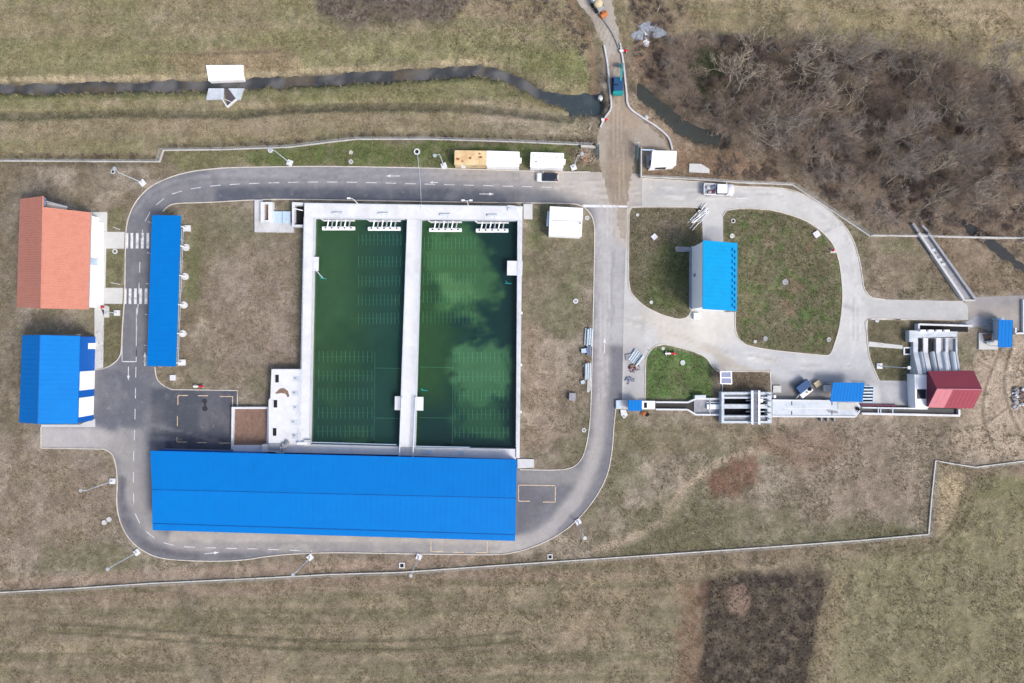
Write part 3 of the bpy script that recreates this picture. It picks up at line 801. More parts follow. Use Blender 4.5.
flat(mb, [(612.9,205.3),(627.5,205.7),(627.5,207.4),(612.9,207.4)])
tag(mb.build('road_marking', M['paint']), kind='structure')
mb = MB()
def tick(x0, y0, x1, y1, w=0.8):
    if abs(x1-x0) > abs(y1-y0): flat(mb, [(x0,y0-w/2),(x1,y1-w/2),(x1,y1+w/2),(x0,y0+w/2)])
    else: flat(mb, [(x0-w/2,y0),(x1-w/2,y1),(x1+w/2,y1),(x0+w/2,y0)])
for t in ((178,395.5,188,395.5),(178,395.9,178,405),(198,395.7,208,395.7),(220,396.5,233,396.5),(232.7,396.9,232.7,408),(177.5,416,177.5,426),(177,437,177,441.5),
          (177,442,187,442),(197,442.5,207,442.5),(219,443,231,443),(518.5,485,518.5,501),(518.8,501.2,530,501.2),(543,502,555,502),(555.3,487,555.3,502.4),(519,485,555,485.6),
          (431,541,431,551),(431,551.5,443,551.5),(454,552.3,464,552.3),(476,552.5,487,552.5),(487.3,541,487.3,552.8)):
    tick(*t)
tag(mb.build('parking_marking', M['paint_yellow']), kind='structure')

# ------------------------------------------------------------------ roofs
def roof_part(name, A, B, Cc, D, t, mat, parent, seam=1.0, sw=0.05, sh=0.02):
    """A-B along the eave, D-C along the ridge; standing seams run from eave to ridge"""
    A, B, Cc, D = map(Vector, (A, B, Cc, D)); mb = MB()
    mb.slab(A, B, Cc, D, t)
    n = max(1, int((B-A).length/seam))
    ax = (B-A).normalized()*sw/2
    for i in range(n+1):
        k = min(0.998, max(0.002, i/n)); a = A+(B-A)*k; d = D+(Cc-D)*k
        up = Vector((0,0,sh)); lo = Vector((0,0,-0.01))
        mb.add([a-ax+lo, a+ax+lo, d+ax+lo, d-ax+lo, a-ax*.4+up, a+ax*.4+up, d+ax*.4+up, d-ax*.4+up],
               [(4,5,6,7),(0,1,5,4),(1,2,6,5),(2,3,7,6),(3,0,4,7)])
    return mb.build(name, mat, parent)

def px_of(w):                 # world point back to a plan pixel, used to keep vertical walls true
    return (w.x/S+512, 341.5-w.y/S)

# ---- orange tiled house
def house():
    t = thing('tiled_house', 'white house with an orange tiled gable roof beside two pedestrian crossings', 'house', P(54,260))
    ze, zr = 3.5, 7.2
    NWe, Re_n, NEe = P(20,199,ze), P(43,196,zr), P(91,212.5,ze)
    SWe, Re_s, SEe = P(16.5,307,ze), P(41,308.3,zr), P(88.5,309.3,ze)
    roof_part('roof', SWe, NWe, Re_n, Re_s, 0.18, M['tile'], t, 0.45, 0.12, 0.03).name = 'roof'
    Rm = P(43.6,207,zr)
    roof_part('roof', NEe, SEe, P(41.3,308.3,zr), Rm, 0.18, M['tile'], t, 0.45, 0.12, 0.03)
    mb = MB(); mb.tube(Re_n, Re_s, 0.14, 0.14, 8); mb.build('ridge_cap', M['tile'], t)
    # walls follow the roof underside
    w = MB(); i = 0.55
    a = [Vector((NWe.x+i, NWe.y-.8, 0)), Vector((Re_n.x, Re_n.y-.8, 0)), Vector((NEe.x-i, NEe.y-.4, 0)), Vector((SEe.x-i, SEe.y+.5, 0)), Vector((Re_s.x, Re_s.y+.5, 0)), Vector((SWe.x+i, SWe.y+.5, 0))]
    zt = [ze-.0, zr-.25, ze+.02, ze+.02, zr-.25, ze-.0]
    top = [Vector((p.x, p.y, z)) for p, z in zip(a, zt)]
    n = 6; w.add(a+top, [(i_, (i_+1) % n, n+(i_+1) % n, n+i_)[::-1] for i_ in range(n)])
    w.build('wall', M['white_wall'], t)
    xe = NEe.x-i; ys, yn = SEe.y, NEe.y
    m = MB(); m.box(xe+.003, xe+0.9, ys+1.0, yn-1.4, 0.1, 0.45); m.build('plinth', M['white_wall'], t)
    for k, f in enumerate((0.12,0.3,0.7,0.88)):
        yy = ys+(yn-ys)*f; xw = SWe.x+i
        m = MB(); m.box(xw-.06, xw+.05, yy-.8, yy+.8, 1.0, 2.3); wn = m.build('window', M['white_metal'], t)
        m = MB(); m.box(xw-.08, xw-.06, yy-.7, yy+.7, 1.1, 2.2); m.build('pane', M['glass'], wn)
    yy = ys+(yn-ys)*0.5
    m = MB(); m.box(xe-.05, xe+.07, yy-.6, yy+.6, 0.45, 2.6); d = m.build('door', M['light_blue'], t)
    m = MB(); m.box(xe+.07, xe+.12, yy+.35, yy+.45, 1.4, 1.5); m.build('handle', M['steel'], d)
    m = MB(); m.slab(P(44.5,200,4.2), P(67,206.4,4.0), P(66.5,212,4.0), P(44.5,212,4.2), 0.15); m.build('canopy', M['white_wall'], t)
    m = MB(); m.slab(P(43.2,196.5,6.6), P(45.2,198,6.4), P(45.2,207,6.4), P(43.6,207,6.6), 0.3); m.build('gable_trim', M['solar'], t)
    m = MB(); m.tube((NEe.x+.05, NEe.y-.1, ze-.05), (SEe.x+.05, SEe.y+.1, ze-.05), 0.08, None, 6); m.build('gutter', M['concrete_grey'], t)
    for q in (0.1, 0.5):
        yy = ys+(yn-ys)*q+2
        m = MB(); m.tube((xe+.1, yy, 0.1), (xe+.1, yy, ze-.1), 0.06, None, 6); m.build('downpipe', M['white_metal'], t)
house()

# ---- blue workshop with white doors
def workshop():
    t = thing('workshop', 'blue sheet metal workshop with two large white garage doors and pitched roof', 'workshop', P(58,385))
    ze, zr = 5.05, 8.3
    NW, NR, NE = P(22.5,335.3,ze), P(39.7,335,zr), P(80,336,ze)
    SW, SR, SE = P(19.3,422.5,ze), P(37.3,424,zr), P(77.5,423.8,ze)
    roof_part('roof', SW, NW, NR, SR, 0.12, M['blue_roof'], t, 0.9); roof_part('roof', NE, SE, SR, NR, 0.12, M['blue_roof'], t, 0.9)
    m = MB(); m.tube(NR+Vector((0,0,.02)), SR+Vector((0,0,.02)), 0.09, None, 8); m.build('ridge_cap', M['blue_trim'], t)
    a = [Vector((NW.x+.1, NW.y-.12, 0)), Vector((NR.x, NR.y-.12, 0)), Vector((NE.x-.02, NE.y-.12, 0)), Vector((SE.x-.02, SE.y+.12, 0)), Vector((SR.x, SR.y+.12, 0)), Vector((SW.x+.1, SW.y+.12, 0))]
    zt = [ze-.13, zr-.14, ze-.13, ze-.13, zr-.14, ze-.13]
    top = [Vector((p.x, p.y, z)) for p, z in zip(a, zt)]
    w = MB(); w.add(a+top, [(i_, (i_+1) % 6, 6+(i_+1) % 6, 6+i_)[::-1] for i_ in range(6)]); w.build('wall', M['blue_wall'], t)
    Nn, Ss = a[2], a[3]
    def onwall(f, z): 
        p = Nn+(Ss-Nn)*f; return Vector((p.x, p.y, z))
    def panel(f0, f1, z0, z1, th, name, mat, parent):
        m = MB(); A = onwall(f0, z0); B = onwall(f1, z0)
        m.prism([A+Vector((-.04,0,0)), B+Vector((-.04,0,0)), B+Vector((th,0,0)), A+Vector((th,0,0))], z0, z1)
        return m.build(name, mat, parent)
    for f0, f1 in ((0.405,0.625),(0.71,0.935)):
        d = panel(f0, f1, 0.08, 4.72, 0.06, 'garage_door', M['white_metal'], t)
        for k in range(1, 5):
            panel(f0+.004, f1-.004, 0.08+4.6*k/5, 0.12+4.6*k/5, 0.075, 'door_rib', M['white_wall'], d) if k < 5 else None
    d = panel(0.075, 0.145, 0.1, 2.4, 0.07, 'door', M['white_metal'], t)
    panel(0.13, 0.138, 1.1, 1.3, 0.1, 'handle', M['steel'], d)
    m = MB(); m.pp([(84,422.5),(94.8,419),(95,427),(41,427),(41,424.5),(80,424.5)], 0.14, -0.1); m.build('apron_step', M['sidewalk'], t)
    m = MB(); m.tube(NW+Vector((-.04,0,-.1)), SW+Vector((-.04,0,-.1)), 0.08, None, 6); m.build('gutter', M['blue_trim'], t)
    m = MB(); m.box(NW.x+.1, NE.x-.1, NW.y+.03, NW.y+.14, ze-.5, ze-.1); m.build('fascia', M['concrete_grey'], t)
workshop()

# ---- long vehicle canopy
def canopy_long():
    t = thing('vehicle_canopy', 'long narrow blue roofed canopy on posts beside the western road', 'canopy', P(170,290))
    zl, zh = 3.6, 4.2
    A, B, D, E = P(152,215,zl), P(147,366,zl), P(181,215.5,zh), P(175.8,366.5,zh)
    roof_part('roof', B, A, D, E, 0.1, M['blue_roof'], t, 1.0)
    m = MB(); m.bar(A+Vector((.25,-.2,-.32)), B+Vector((.25,.2,-.32)), 0.15, 0.2); m.bar(D+Vector((-.3,-.2,-.34)), E+Vector((-.3,.2,-.34)), 0.15, 0.22); m.build('beam', M['steel'], t)
    for i, y in enumerate((228.5,247.5,276.5,305,333.5,362.5)):
        f = (y-222)/(360-222)
        x = 187.3-5.2*(y-228)/134
        b = P(x, y)
        ft = MB()
        if i in (0, 5): ft.box(b.x-.75, b.x+.75, b.y-.6, b.y+.6, -0.1, 0.28)
        else: ft.disc(b.x, b.y, -0.1, 0.28, 0.72, 16)
        p = MB(); top = P(181-5.2*f, y, zh); top = Vector((top.x-.3, top.y, zh-.36))
        p.tube((b.x, b.y, .25), (b.x, b.y, 2.6), 0.13, None, 8); p.bar((b.x, b.y, 2.5), (top.x, top.y, zh-.5), 0.18, 0.14)
        po = p.build('post', M['white_metal'], t)
        ft.build('footing', M['concrete_white'], po)
    for y in (225,255,285,315,345,361):
        f = (y-215)/(366-215); a = P(152-5*f, y, 0); 
        m = MB(); m.tube((a.x+1.2, a.y, 0), (a.x+1.2, a.y, zl-.1), 0.09, None, 8); m.build('post', M['steel'], t)
    m = MB(); m.path([P(184.5,230)+Vector((0,0,1.1)), P(179.5,362)+Vector((0,0,1.1))], 0.05, 6)
    m.path([P(184.5,230)+Vector((0,0,.55)), P(179.5,362)+Vector((0,0,.55))], 0.05, 6); m.build('pipe_rail', M['rail'], t)
    for y in (240,262,291,319,348):
        m = MB(); q = P(184.5-5*(y-230)/132, y); m.path([(q.x, q.y, 0), (q.x, q.y, 1.1), (q.x-1, q.y, 1.1)], 0.04, 5)
        m.build('rail_post', M['rail'], t)
canopy_long()

# ---- main hall
def hall():
    t = thing('machine_hall', 'very long machine hall with wide bright blue metal roof south of the basins', 'hall', P(333,495))
    ze, zr, zs = 4.9, 5.5, 5.0
    NW, NE = P(150.2,450.8,ze), P(517,459.6,ze)
    RW, RE = P(152,489.6,zr), P(516,498.2,zr)
    LW, LE = P(152.3,523.5,zs), P(515.5,534.8,zs)
    SW, SE = P(152.6,529.8,ze-.05), P(515,540.6,ze-.05)
    roof_part('roof', NE, NW, RW, RE, 0.15, M['blue_roof'], t, 1.1, 0.06, 0.018)
    roof_part('roof', LW, LE, RE, RW, 0.15, M['blue_roof'], t, 1.1, 0.06, 0.018)
    roof_part('roof', SW, SE, LE+Vector((0,0,-.04)), LW+Vector((0,0,-.04)), 0.12, M['blue_roof'], t, 1.1, 0.06, 0.018)
    m = MB(); m.tube(RW, RE, 0.06, None, 6); m.build('ridge_cap', M['blue_trim'], t)
    m = MB(); m.tube(LW+Vector((.2,0,0)), LE+Vector((-.2,0,0)), 0.085, None, 6); m.build('snow_guard', M['blue_trim'], t)
    m = MB()
    q = [Vector((NW.x+.4,NW.y-.35,0)), Vector((NE.x-.4,NE.y-.35,0)), Vector((SE.x-.4,SE.y+.35,0)), Vector((SW.x+.4,SW.y+.35,0))]
    m.prism(q, -0.1, ze-.2); m.build('wall', M['blue_wall'], t)
    m = MB(); m.prism([q[0]+Vector((-.04,.04,0)), q[1]+Vector((.04,.04,0)), q[2]+Vector((.04,-.04,0)), q[3]+Vector((-.04,-.04,0))], -0.1, 0.6); m.build('plinth', M['concrete_grey'], t)
    for k in range(7):
        f = 0.08+k*0.14
        a = q[3]+(q[2]-q[3])*f; b = q[3]+(q[2]-q[3])*(f+.05); dn = Vector((0,-.06,0))
        m = MB(); m.prism([a, b, b+dn, a+dn], 0.05, 4.0); m.build('garage_door', M['white_metal'], t)
    for k in range(6):
        f = 0.1+k*0.15
        a = q[0]+(q[1]-q[0])*f; b = q[0]+(q[1]-q[0])*(f+.06); up = Vector((0,.06,0))
        m = MB(); m.prism([a, b, b+up, a+up], 3.0, 4.4); w = m.build('window', M['white_metal'], t)
        e = (b-a)*.08; m = MB(); m.prism([a+e, b-e, b-e+up*1.4, a+e+up*1.4], 3.1, 4.3); m.build('pane', M['glass'], w)
    m = MB(); m.tube(SW+Vector((0,-.02,-.12)), SE+Vector((0,-.02,-.12)), 0.09, None, 6); m.build('gutter', M['blue_roof'], t)
hall()

# ------------------------------------------------------------------ twin basin
ZD = 2.4; ZW = 1.1
def basin():
    t = thing('treatment_basin', 'twin concrete treatment basin with green water and white walkway decks', 'basin', P(411,325))
    m = MB()
    m.pp([(304.5,202.8),(522.8,206.2),(522.4,220.6),(304.2,217.8)], ZD, 0); d1 = m.build('north_deck', M['concrete_white'], t)
    m = MB(); m.pp([(304.2,217.9),(314.2,218),(309.8,445),(300.2,445)], ZD-.003, 0); m.build('side_wall', M['concrete_white'], t)
    m = MB(); m.pp([(517.8,220.6),(522.4,220.7),(519.6,458),(516.2,458)], ZD-.003, 0); m.build('side_wall', M['concrete_white'], t)
    m = MB(); m.pp([(407.6,219.2),(421.2,219.4),(415,447.5),(399.6,447.2)], ZD-.003, 0); m.build('centre_walkway', M['concrete_white'], t)
    m = MB(); m.pp([(300,444),(398,446.6),(398,455),(262,452),(262,444.6)], ZD-.3, 0); m.pp([(414.8,447.4),(516,449),(516,459),(414.8,456)], ZD-.3, 0)
    m.pp([(398.1,447.6),(414.7,447.9),(414.7,456),(398.1,455.5)], ZD-.3, 0); m.build('south_deck', M['concrete_white'], t)
    for q in ([(306,256.5),(318.6,257),(318.2,271),(305.4,270.6)], [(507.2,260.8),(522.6,261),(522.2,275.4),(507,275.2)],
              [(394.9,396.4),(403,396.2),(402,410.2),(394.6,410)], [(414.5,396.8),(423.4,397),(423.2,410.6),(414,410.4)]):
        m = MB(); m.pp(q, ZD+.06, ZD-.25); m.build('platform', M['concrete_white'], t)
    # kerb upstands at the inner edges
    m = MB()
    for a, b in (((314.2,218.2),(309.8,443.5)), ((407.4,219.5),(399.4,446)), ((421.4,219.6),(415.2,446)), ((517.8,220.8),(516.2,447)), ((314.2,218.4),(405,219.4)), ((421,219.6),(516.6,220.6))):
        A = P(*a, ZD); B = P(*b, ZD); m.bar(A, B, 0.14, 0.1)
    m.build('edge_upstand', M['concrete_blue'], t)
    # railings
    def railing(pts, z=ZD, name='railing', r=0.035, mat='rail'):
        m = MB(); W = [P(x, y, z) for x, y in pts]
        for a, b in zip(W[:-1], W[1:]):
            up = Vector((0,0,1.1)); m.tube(a+up, b+up, r, None, 5); m.tube(a+up*.5, b+up*.5, r*.7, None, 5)
            n = max(1, int((b-a).length/2.0))
            for i in range(n+1):
                p = a+(b-a)*(i/n); m.tube(p, p+up, r*.8, None, 5)
        return m.build(name, M[mat], t)
    railing([(305.6,218),(301,444)]); railing([(522,222),(519.4,448)]); railing([(305.5,204.2),(522,207.4)])
    railing([(402.4,397),(400.2,455)], r=.1); railing([(416.2,397),(413.6,456)], r=.1); railing([(408,221),(402.6,394)], r=.03); railing([(421,221),(416.4,394)], r=.03)
    railing([(310.5,441.5),(397,444)], ZD-.3, r=.05, mat='light_blue'); railing([(416,445.5),(470,446.6)], ZD-.3, r=.05, mat='light_blue')
    # small brackets on the outer east wall
    for y in (313,365,412):
        m = MB(); a = P(521.6-2.2*(y-220)/230, y, 1.9); m.box(a.x-.1, a.x+.4, a.y-.25, a.y+.25, 1.5, 1.9); m.build('bracket', M['concrete_white'], t)
    # tank floor and diffusers
    m = MB(); m.pp([(312,217),(520,218),(518,450),(306,446)], 0.12, -0.05); m.build('basin_floor', plain('basin_floor', c(52,90,76), 0.9, 0.2, 0.4), t)
    zg = 0.95
    def grid(x0, y0, x1, y1, n):
        m = MB()
        for k in range(n):
            x = x0+(x1-x0)*k/(n-1); a = P(x, y0, zg); b = P(x, y1, zg); m.bar(a, b, 0.11, 0.05)
        m.bar(P(x0, (y0+y1)/2, zg-.3), P(x1, (y0+y1)/2, zg-.3), 0.05, 0.05)
        return m.build('diffuser_grid', M['diffuser'], t)
    for y in (234.5,256,275.5,294.5,313): grid(358.5,y,401-0.03*(y-234),y+11,12)
    for y in (351,370,388,407,425.5): grid(319-.01*(y-351),y,372,y+11.5,13)
    for y in (237,255,273,291,311): grid(424.5-.02*(y-237),y,475,y+12,14)
    for y in (352,371,390,409,427): grid(455,y,508,y+11,13)
    m = MB()
    for a, b in (((375,368),(402,368.4)), ((375,352),(374,440)), ((374,418),(401,418.4)), ((420,367),(453,367.6)), ((453,352),(452.5,444)), ((419,417.6),(452.6,418))):
        m.bar(P(*a, zg), P(*b, zg), 0.09, 0.05)
    m.build('air_pipe', M['diffuser'], t)
    for x, y in ((323,278),(424,390),(508,283)):
        m = MB(); a = P(x-3, y, ZW); b = P(x+3.4, y+.6, ZW)
        m.tube(a+Vector((0,0,-.05)), b+Vector((0,0,-.05)), 0.12, None, 6); q = P(x, y, ZW); m.tube(q, q+Vector((-.5,.4,.9)), 0.05, None, 5); m.build('mixer', M['teal'], t)
    m = MB(); m.tube(P(315.5,270,ZD+.3), P(323,278,ZW+.1), 0.06, None, 6); m.build('mixer_arm', M['rail'], t)
    for x, y in ((371,443.2),(449,445.6)):
        m = MB()
        for k in range(3): 
            q = P(x+3*k-3, y, ZW); m.tube(q+Vector((0,0,-.2)), q+Vector((0,0,.5)), 0.28, 0.16, 8)
        m.build('drain_valve', M['dark'], t)
    for x, y in ((423.5,452),(429.5,452.2),(462,453)):
        m = MB(); a = P(x, y, ZD-.1); m.box(a.x-.45, a.x+.45, a.y-.35, a.y+.35, ZD-.3, ZD-.05); m.build('hatch', M['light_blue'], t)
    # control platform on the south-west
    m = MB(); m.pp([(271.5,369.2),(303,369.2),(301,445),(268.6,445),(268.6,400),(270.4,398)], ZD-.05, 0); m.build('machine_deck', M['concrete_white'], t)
    for x, y in ((277,378.6),(275.4,403.8),(274.6,432)):
        m = MB(); a = P(x, y, ZD); m.box(a.x-.36, a.x+.36, a.y-.75, a.y+.75, ZD-.3, ZD-.03); m.build('opening', M['dark'], t)
        m = MB(); m.box(a.x-.5, a.x-.37, a.y-.8, a.y+.8, ZD-.1, ZD+.02); m.box(a.x+.37, a.x+.5, a.y-.8, a.y+.8, ZD-.1, ZD+.02); m.build('opening_frame', M['concrete_white'], t)
    for x, y in ((296.5,379),(295,393.5),(296,408),(294,422.5),(295,436)):
        m = MB(); a = P(x, y, ZD); m.box(a.x-.62, a.x+.62, a.y-.5, a.y+.5, ZD-.1, ZD+.0); m.tube((a.x, a.y, ZD), (a.x, a.y, ZD+.5), 0.12, None, 8); m.tube((a.x-.2, a.y, ZD+.5), (a.x+.2, a.y, ZD+.5), 0.05, None, 6); m.build('valve', M['concrete_blue'], t)
    m = MB(); pts = [(275,393),(280,388.5),(284,388),(288,391),(289.5,396.5),(287.5,397.2),(285.5,393.8),(281,393),(277,394)]
    m.pp(pts, ZD-.044, ZD-.06); m.build('rust_stain', M['brown_bed'], t)
    m = MB(); m.pp([(304,440),(310.5,440),(310.2,446),(303.8,446)], ZD+.5, ZD-.1); m.build('pump_box', M['concrete'], t)
    m = MB(); a = P(303,443,ZD); m.tube((a.x-1,a.y,ZD+.3),(a.x+1,a.y,ZD+.3),0.3,None,10); m.build('pump', M['white_metal'], t)
    m = MB(); m.pp([(269,444),(282,444),(282,452),(268,452)], ZD+.2, 0); m.build('stair_block', M['concrete_grey'], t)
    m = MB(); m.path([P(266,451,2.9), P(280,451.6,2.9), P(280.5,447,2.9), P(287,446.5,2.9)], 0.07, 6); m.path([P(276,452.6,2.6), P(284,453,2.6)], 0.12, 6); m.build('pipework', M['rail'], t)
    for x, y in ((284,446),(287.5,443)):
        m = MB(); a = P(x, y, ZD); m.blob((a.x, a.y, ZD+.3), .5, .6, .5, int(x)); m.build('motor', M['concrete_grey'], t)
    # step and low bluish box on the north deck
    for x in (334.6,382.6,443,491): pass
    m = MB(); m.pp([(507,207.2),(522.5,209.5),(522.5,206.6),(508,205)], ZD+.3, ZD+.002); m.build('deck_step', M['concrete_white'], t)
    m = MB(); a = P(512.6, 209.6, ZD); m.box(a.x-1, a.x+1, a.y-.25, a.y+.25, ZD-.01, ZD+.25); m.build('deck_box', M['concrete_blue'], t)
    # stair landings outside
    m = MB(); m.pp([(523.5,203.8),(532.5,204),(532.5,219),(523.5,218.8)], 0.7, -0.1); m.build('landing', M['concrete'], t)
    m = MB(); m.pp([(517.5,459),(534,459.2),(534,467.5),(517.5,468.5)], 0.35, -0.1); m.build('landing', M['concrete'], t)
    # walled filter bed
    m = MB(); m.pp([(232.6,407),(269,407),(269,409),(232.6,409)], 1.0, 0); m.pp([(231.6,407),(234,407),(233,449.5),(231,449.5)], 1.003, 0)
    m.pp([(267.2,409.1),(269,409.1),(268.2,444),(266.6,444)], 0.997, 0); m.pp([(233,445.2),(268,445.2),(268,452.5),(233,452.5)], 0.9, 0); m.build('bed_wall', M['concrete_white'], t)
    m = MB(); m.pp([(233.2,408),(268,408),(267.5,446),(232.5,446)], 0.45, 0); m.build('filter_bed', M['brown_bed'], t)
    return t
basin()

def pool(poly, colfn):
    o = sheet('water', [((x-512)*(H-ZW)/H+512, (y-341.5)*(H-ZW)/H+341.5) for x, y in poly], [], ZW, 2.2, colfn, M['pool_water'])
    return o
def pool_left(x, y):
    n = fbm(x, y, 22, 4, 71); n2 = fbm(x, y, 60, 3, 72)
    col = np.tile(carr(60,90,60), (len(x), 1))
    col = blend(col, sstep(335, 400, x)*0.8, (42,80,78)); col = blend(col, sstep(330, 440, y)*0.75, (40,74,72))
    col = blend(col, (1-sstep(-18, 14, sdf(x, y, [(318,235),(352,235),(356,330),(320,340)])))*0.5, (76,116,78))
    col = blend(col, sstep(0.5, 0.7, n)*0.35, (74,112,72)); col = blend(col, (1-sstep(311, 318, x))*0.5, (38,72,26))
    col = blend(col, sstep(0.5, 0.72, n2)*0.3, (26,60,48))
    return col
def pool_right(x, y):
    n = fbm(x, y, 16, 5, 81); wob = (n-0.5)*44+(fbm(x*.6, y*1.4, 7, 4, 84)-.5)*22
    col = np.tile(carr(32,58,60), (len(x), 1))
    col = blend(col, (1-sstep(430, 476, x+wob*.6))*(1-sstep(380, 425, y))*0.85, (60,96,56))
    def cl(poly, rgb, a, s=7):
        nonlocal col
        col = blend(col, a*(1-sstep(-s, s, sdf(x, y, poly)+wob*.7)), rgb)
    cl([(428,225),(470,228),(480,250),(500,275),(498,295),(478,305),(480,330),(462,320),(440,305),(428,280)], (84,132,84), 0.75, 8)
    cl([(440,282),(470,280),(478,300),(455,306)], (104,152,98), 0.7)
    cl([(455,352),(480,345),(508,350),(512,362),(504,400),(470,405),(455,385)], (90,142,98), 0.8)
    cl([(455,385),(505,395),(505,440),(455,430)], (66,112,80), 0.6)
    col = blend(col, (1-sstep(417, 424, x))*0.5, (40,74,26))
    return col
wl = pool([(309,216),(408,217),(401,450),(304,448)], pool_left)
wr = pool([(418,217),(519,218),(518,452),(412,450)], pool_right)

# ---- decanters hanging in the basin (four of a kind)
def decanter():
    t = thing('decanter', 'x', 'decanter', (0,0,0), 'decanters along the north deck of the basin')
    # local x along the deck, local y north; deck edge at y=0
    m = MB(); m.tube((-3.2,-1.75,.35),(3.2,-1.75,.35),0.40,None,10); fl = m.build('float_bar', M['white_metal'], t)
    for k in range(5):
        x = -2.5+1.25*k; m = MB(); m.box(x-.16, x+.16, -1.88, -1.62, .68, .775); m.build('slot', M['dark'], fl)
    for k in range(6):
        x = -2.2+.85*k; m = MB(); m.tube((x+.35,-.1,.9),(x,-1.6,.6),0.13,None,6); m.build('arm', M['steel'] if k % 2 else M['white_metal'], t)
    m = MB(); m.tube((-2.9,-.25,.75),(3.3,-.25,.75),0.22,None,8); m.tube((-2.9,-.25,.75),(-3.4,.1,1.0),0.16,None,8); m.build('collector_pipe', M['concrete'], t)
    m = MB(); m.box(-1.05,1.05,.9,1.3,1.3,1.52); m.tube((-.9,1.1,1.6),(.9,1.1,1.6),.12,None,8); m.build('bluish_box', M['concrete_blue'], t)  # low bluish box with a bar along its top
    m = MB(); m.tube((-.3,1.0,1.55),(-.35,-1.6,.8),0.03,None,5); m.tube((.6,1.0,1.55),(.65,-1.6,.8),0.03,None,5); m.build('cable', M['rail'], t)
    return t
dec = decanter()
for i, (x, y, lab) in enumerate(((337.5,218.6,'white decanter in the left pool at its outer corner by the side wall'),
      (383.5,219,'white decanter in the left pool next to the centre walkway'),
      (445,220.2,'white decanter in the right pool next to the centre walkway'),
      (492,220.8,'white decanter in the right pool at its dark outer corner'))):
    p = P(x, y, ZD); p.z = ZW-.2+.25-.05
    if i == 0: dec.location = p; dec['label'] = lab
    else: copy_tree(dec, p, 0, lab)

# ---- small wet well and valve chamber left of the basin
def wet_well():
    t = thing('valve_chamber', 'small concrete valve chamber with slot opening and pale blue hatches near the basin corner', 'valve chamber', P(275,215))
    m = MB(); m.pp([(254.5,199.8),(262.5,199.8),(262.5,222),(293.5,223),(293.5,232.5),(254.5,232)], 0.5, -0.1); m.build('base_slab', M['concrete'], t)
    m = MB(); z = 1.2
    m.pp([(260.5,202),(264.2,202),(264.2,222.5),(260.5,222.5)], z, 0); m.pp([(268.2,202),(272.4,202),(272.4,222.5),(268.2,222.5)], z, 0)
    m.pp([(264.3,202),(268.1,202),(268.1,204),(264.3,204)], z-.003, 0); m.pp([(264.3,220),(268.1,220),(268.1,222.5),(264.3,222.5)], z-.003, 0); m.build('shaft_wall', M['concrete_white'], t)
    m = MB(); m.pp([(264.3,204),(268.1,204),(268.1,220),(264.3,220)], 0.55, 0.0); m.build('shaft_floor', M['brown_bed'], t)
    for x0, x1 in ((273.3,281.8),(282.4,290.5)):
        m = MB(); m.pp([(x0,211.2),(x1,211.4),(x1,223),(x0,222.8)], 0.62, 0.3); h = m.build('hatch', M['light_blue'], t)
        m = MB(); a = P((x0+x1)/2, 219, .62); m.tube((a.x-.2,a.y,.68),(a.x+.2,a.y,.68),.03,None,5); m.build('handle', M['steel'], h)
    m = MB(); z = 1.6
    m.pp([(292,202.2),(303,202.6),(303,205.2),(292,205.2)], z, 0); m.pp([(292,205.3),(294.2,205.3),(294.2,226.5),(292,226.5)], z-.003, 0); m.pp([(294.3,224.6),(303,224.8),(303,226.8),(294.3,226.6)], z-.003, 0); m.build('well_wall', M['concrete_white'], t)
    m = MB(); m.pp([(294.2,205),(303,205),(303,225),(294.2,225)], 0.3, 0); m.build('well_water', M['dark'], t)
    m = MB(); m.tube(P(294,208.5,1.75), P(303,210.5,1.75), 0.1, None, 6); m.build('pipe', M['white_metal'], t)
wet_well()

# ------------------------------------------------------------------ pump house
def pump_house():
    t = thing('pump_house', 'tall white pump house with bright cyan-blue roof between two grass islands', 'pump house', P(708,280))
    z = 8.0
    NW, NE, SE, SW = P(703,240.2,z+.3), P(737.4,243,z-.2), P(736.8,311.2,z-.2), P(702.6,309,z+.3)
    roof_part('roof', NE, SE, SW, NW, 0.2, M['cyan_roof'], t, 0.8)
    for x in (732.5, 735):
        m = MB()
        for k in range(10):
            y = 248+k*6.2+(2.5 if x > 733 else 0); a = P(x, y, z-.06); b = P(x, y+2.8, z-.06); m.bar(a, b, 0.12, 0.1)
        m.build('snow_guard', M['blue_trim'], t)
    q = [Vector((NW.x+.05,NW.y-.25,0)), Vector((NE.x-.3,NE.y-.25,0)), Vector((SE.x-.3,SE.y+.35,0)), Vector((SW.x+.05,SW.y+.35,0))]
    m = MB(); m.prism(q, -0.1, z-.3); m.build('wall', M['white_wall'], t)
    m = MB(); A, B = q[0], q[3]
    m.prism([A+Vector((-.03,.02,0)), A+Vector((.2,.02,0)), B+Vector((.2,-.02,0)), B+Vector((-.03,-.02,0))], z-.35, z+.12); m.build('fascia', M['white_metal'], t)
    m = MB(); m.prism([A+Vector((-.5,0,0)), A+Vector((-.003,0,0)), B+Vector((-.003,0,0)), B+Vector((-.5,0,0))], -0.1, 0.3); m.build('plinth', M['concrete_grey'], t)
    a, b = q[3], q[2]; p = a+(b-a)*.6
    m = MB(); m.box(p.x-1.6, p.x+1.6, a.y-.08, a.y+.1, 0.05, 3.5); m.build('garage_door', M['white_metal'], t)
    m = MB(); p = A+(B-A)*.47; m.box(p.x-.35, p.x-.02, p.y-.3, p.y+.3, 2.8, 3.2); m.build('wall_lamp', M['concrete_grey'], t)
    m = MB(); m.pp([(675,247.5),(677,246.3),(690,247),(690,251.4),(676.5,252)], 0.15, -0.1); m.build('entrance_slab', M['concrete_grey'], t)
    m = MB(); m.pp([(694,313),(700,313),(700,319),(694,319)], 0.8, 0); m.build('step', M['white_wall'], t)
pump_house()

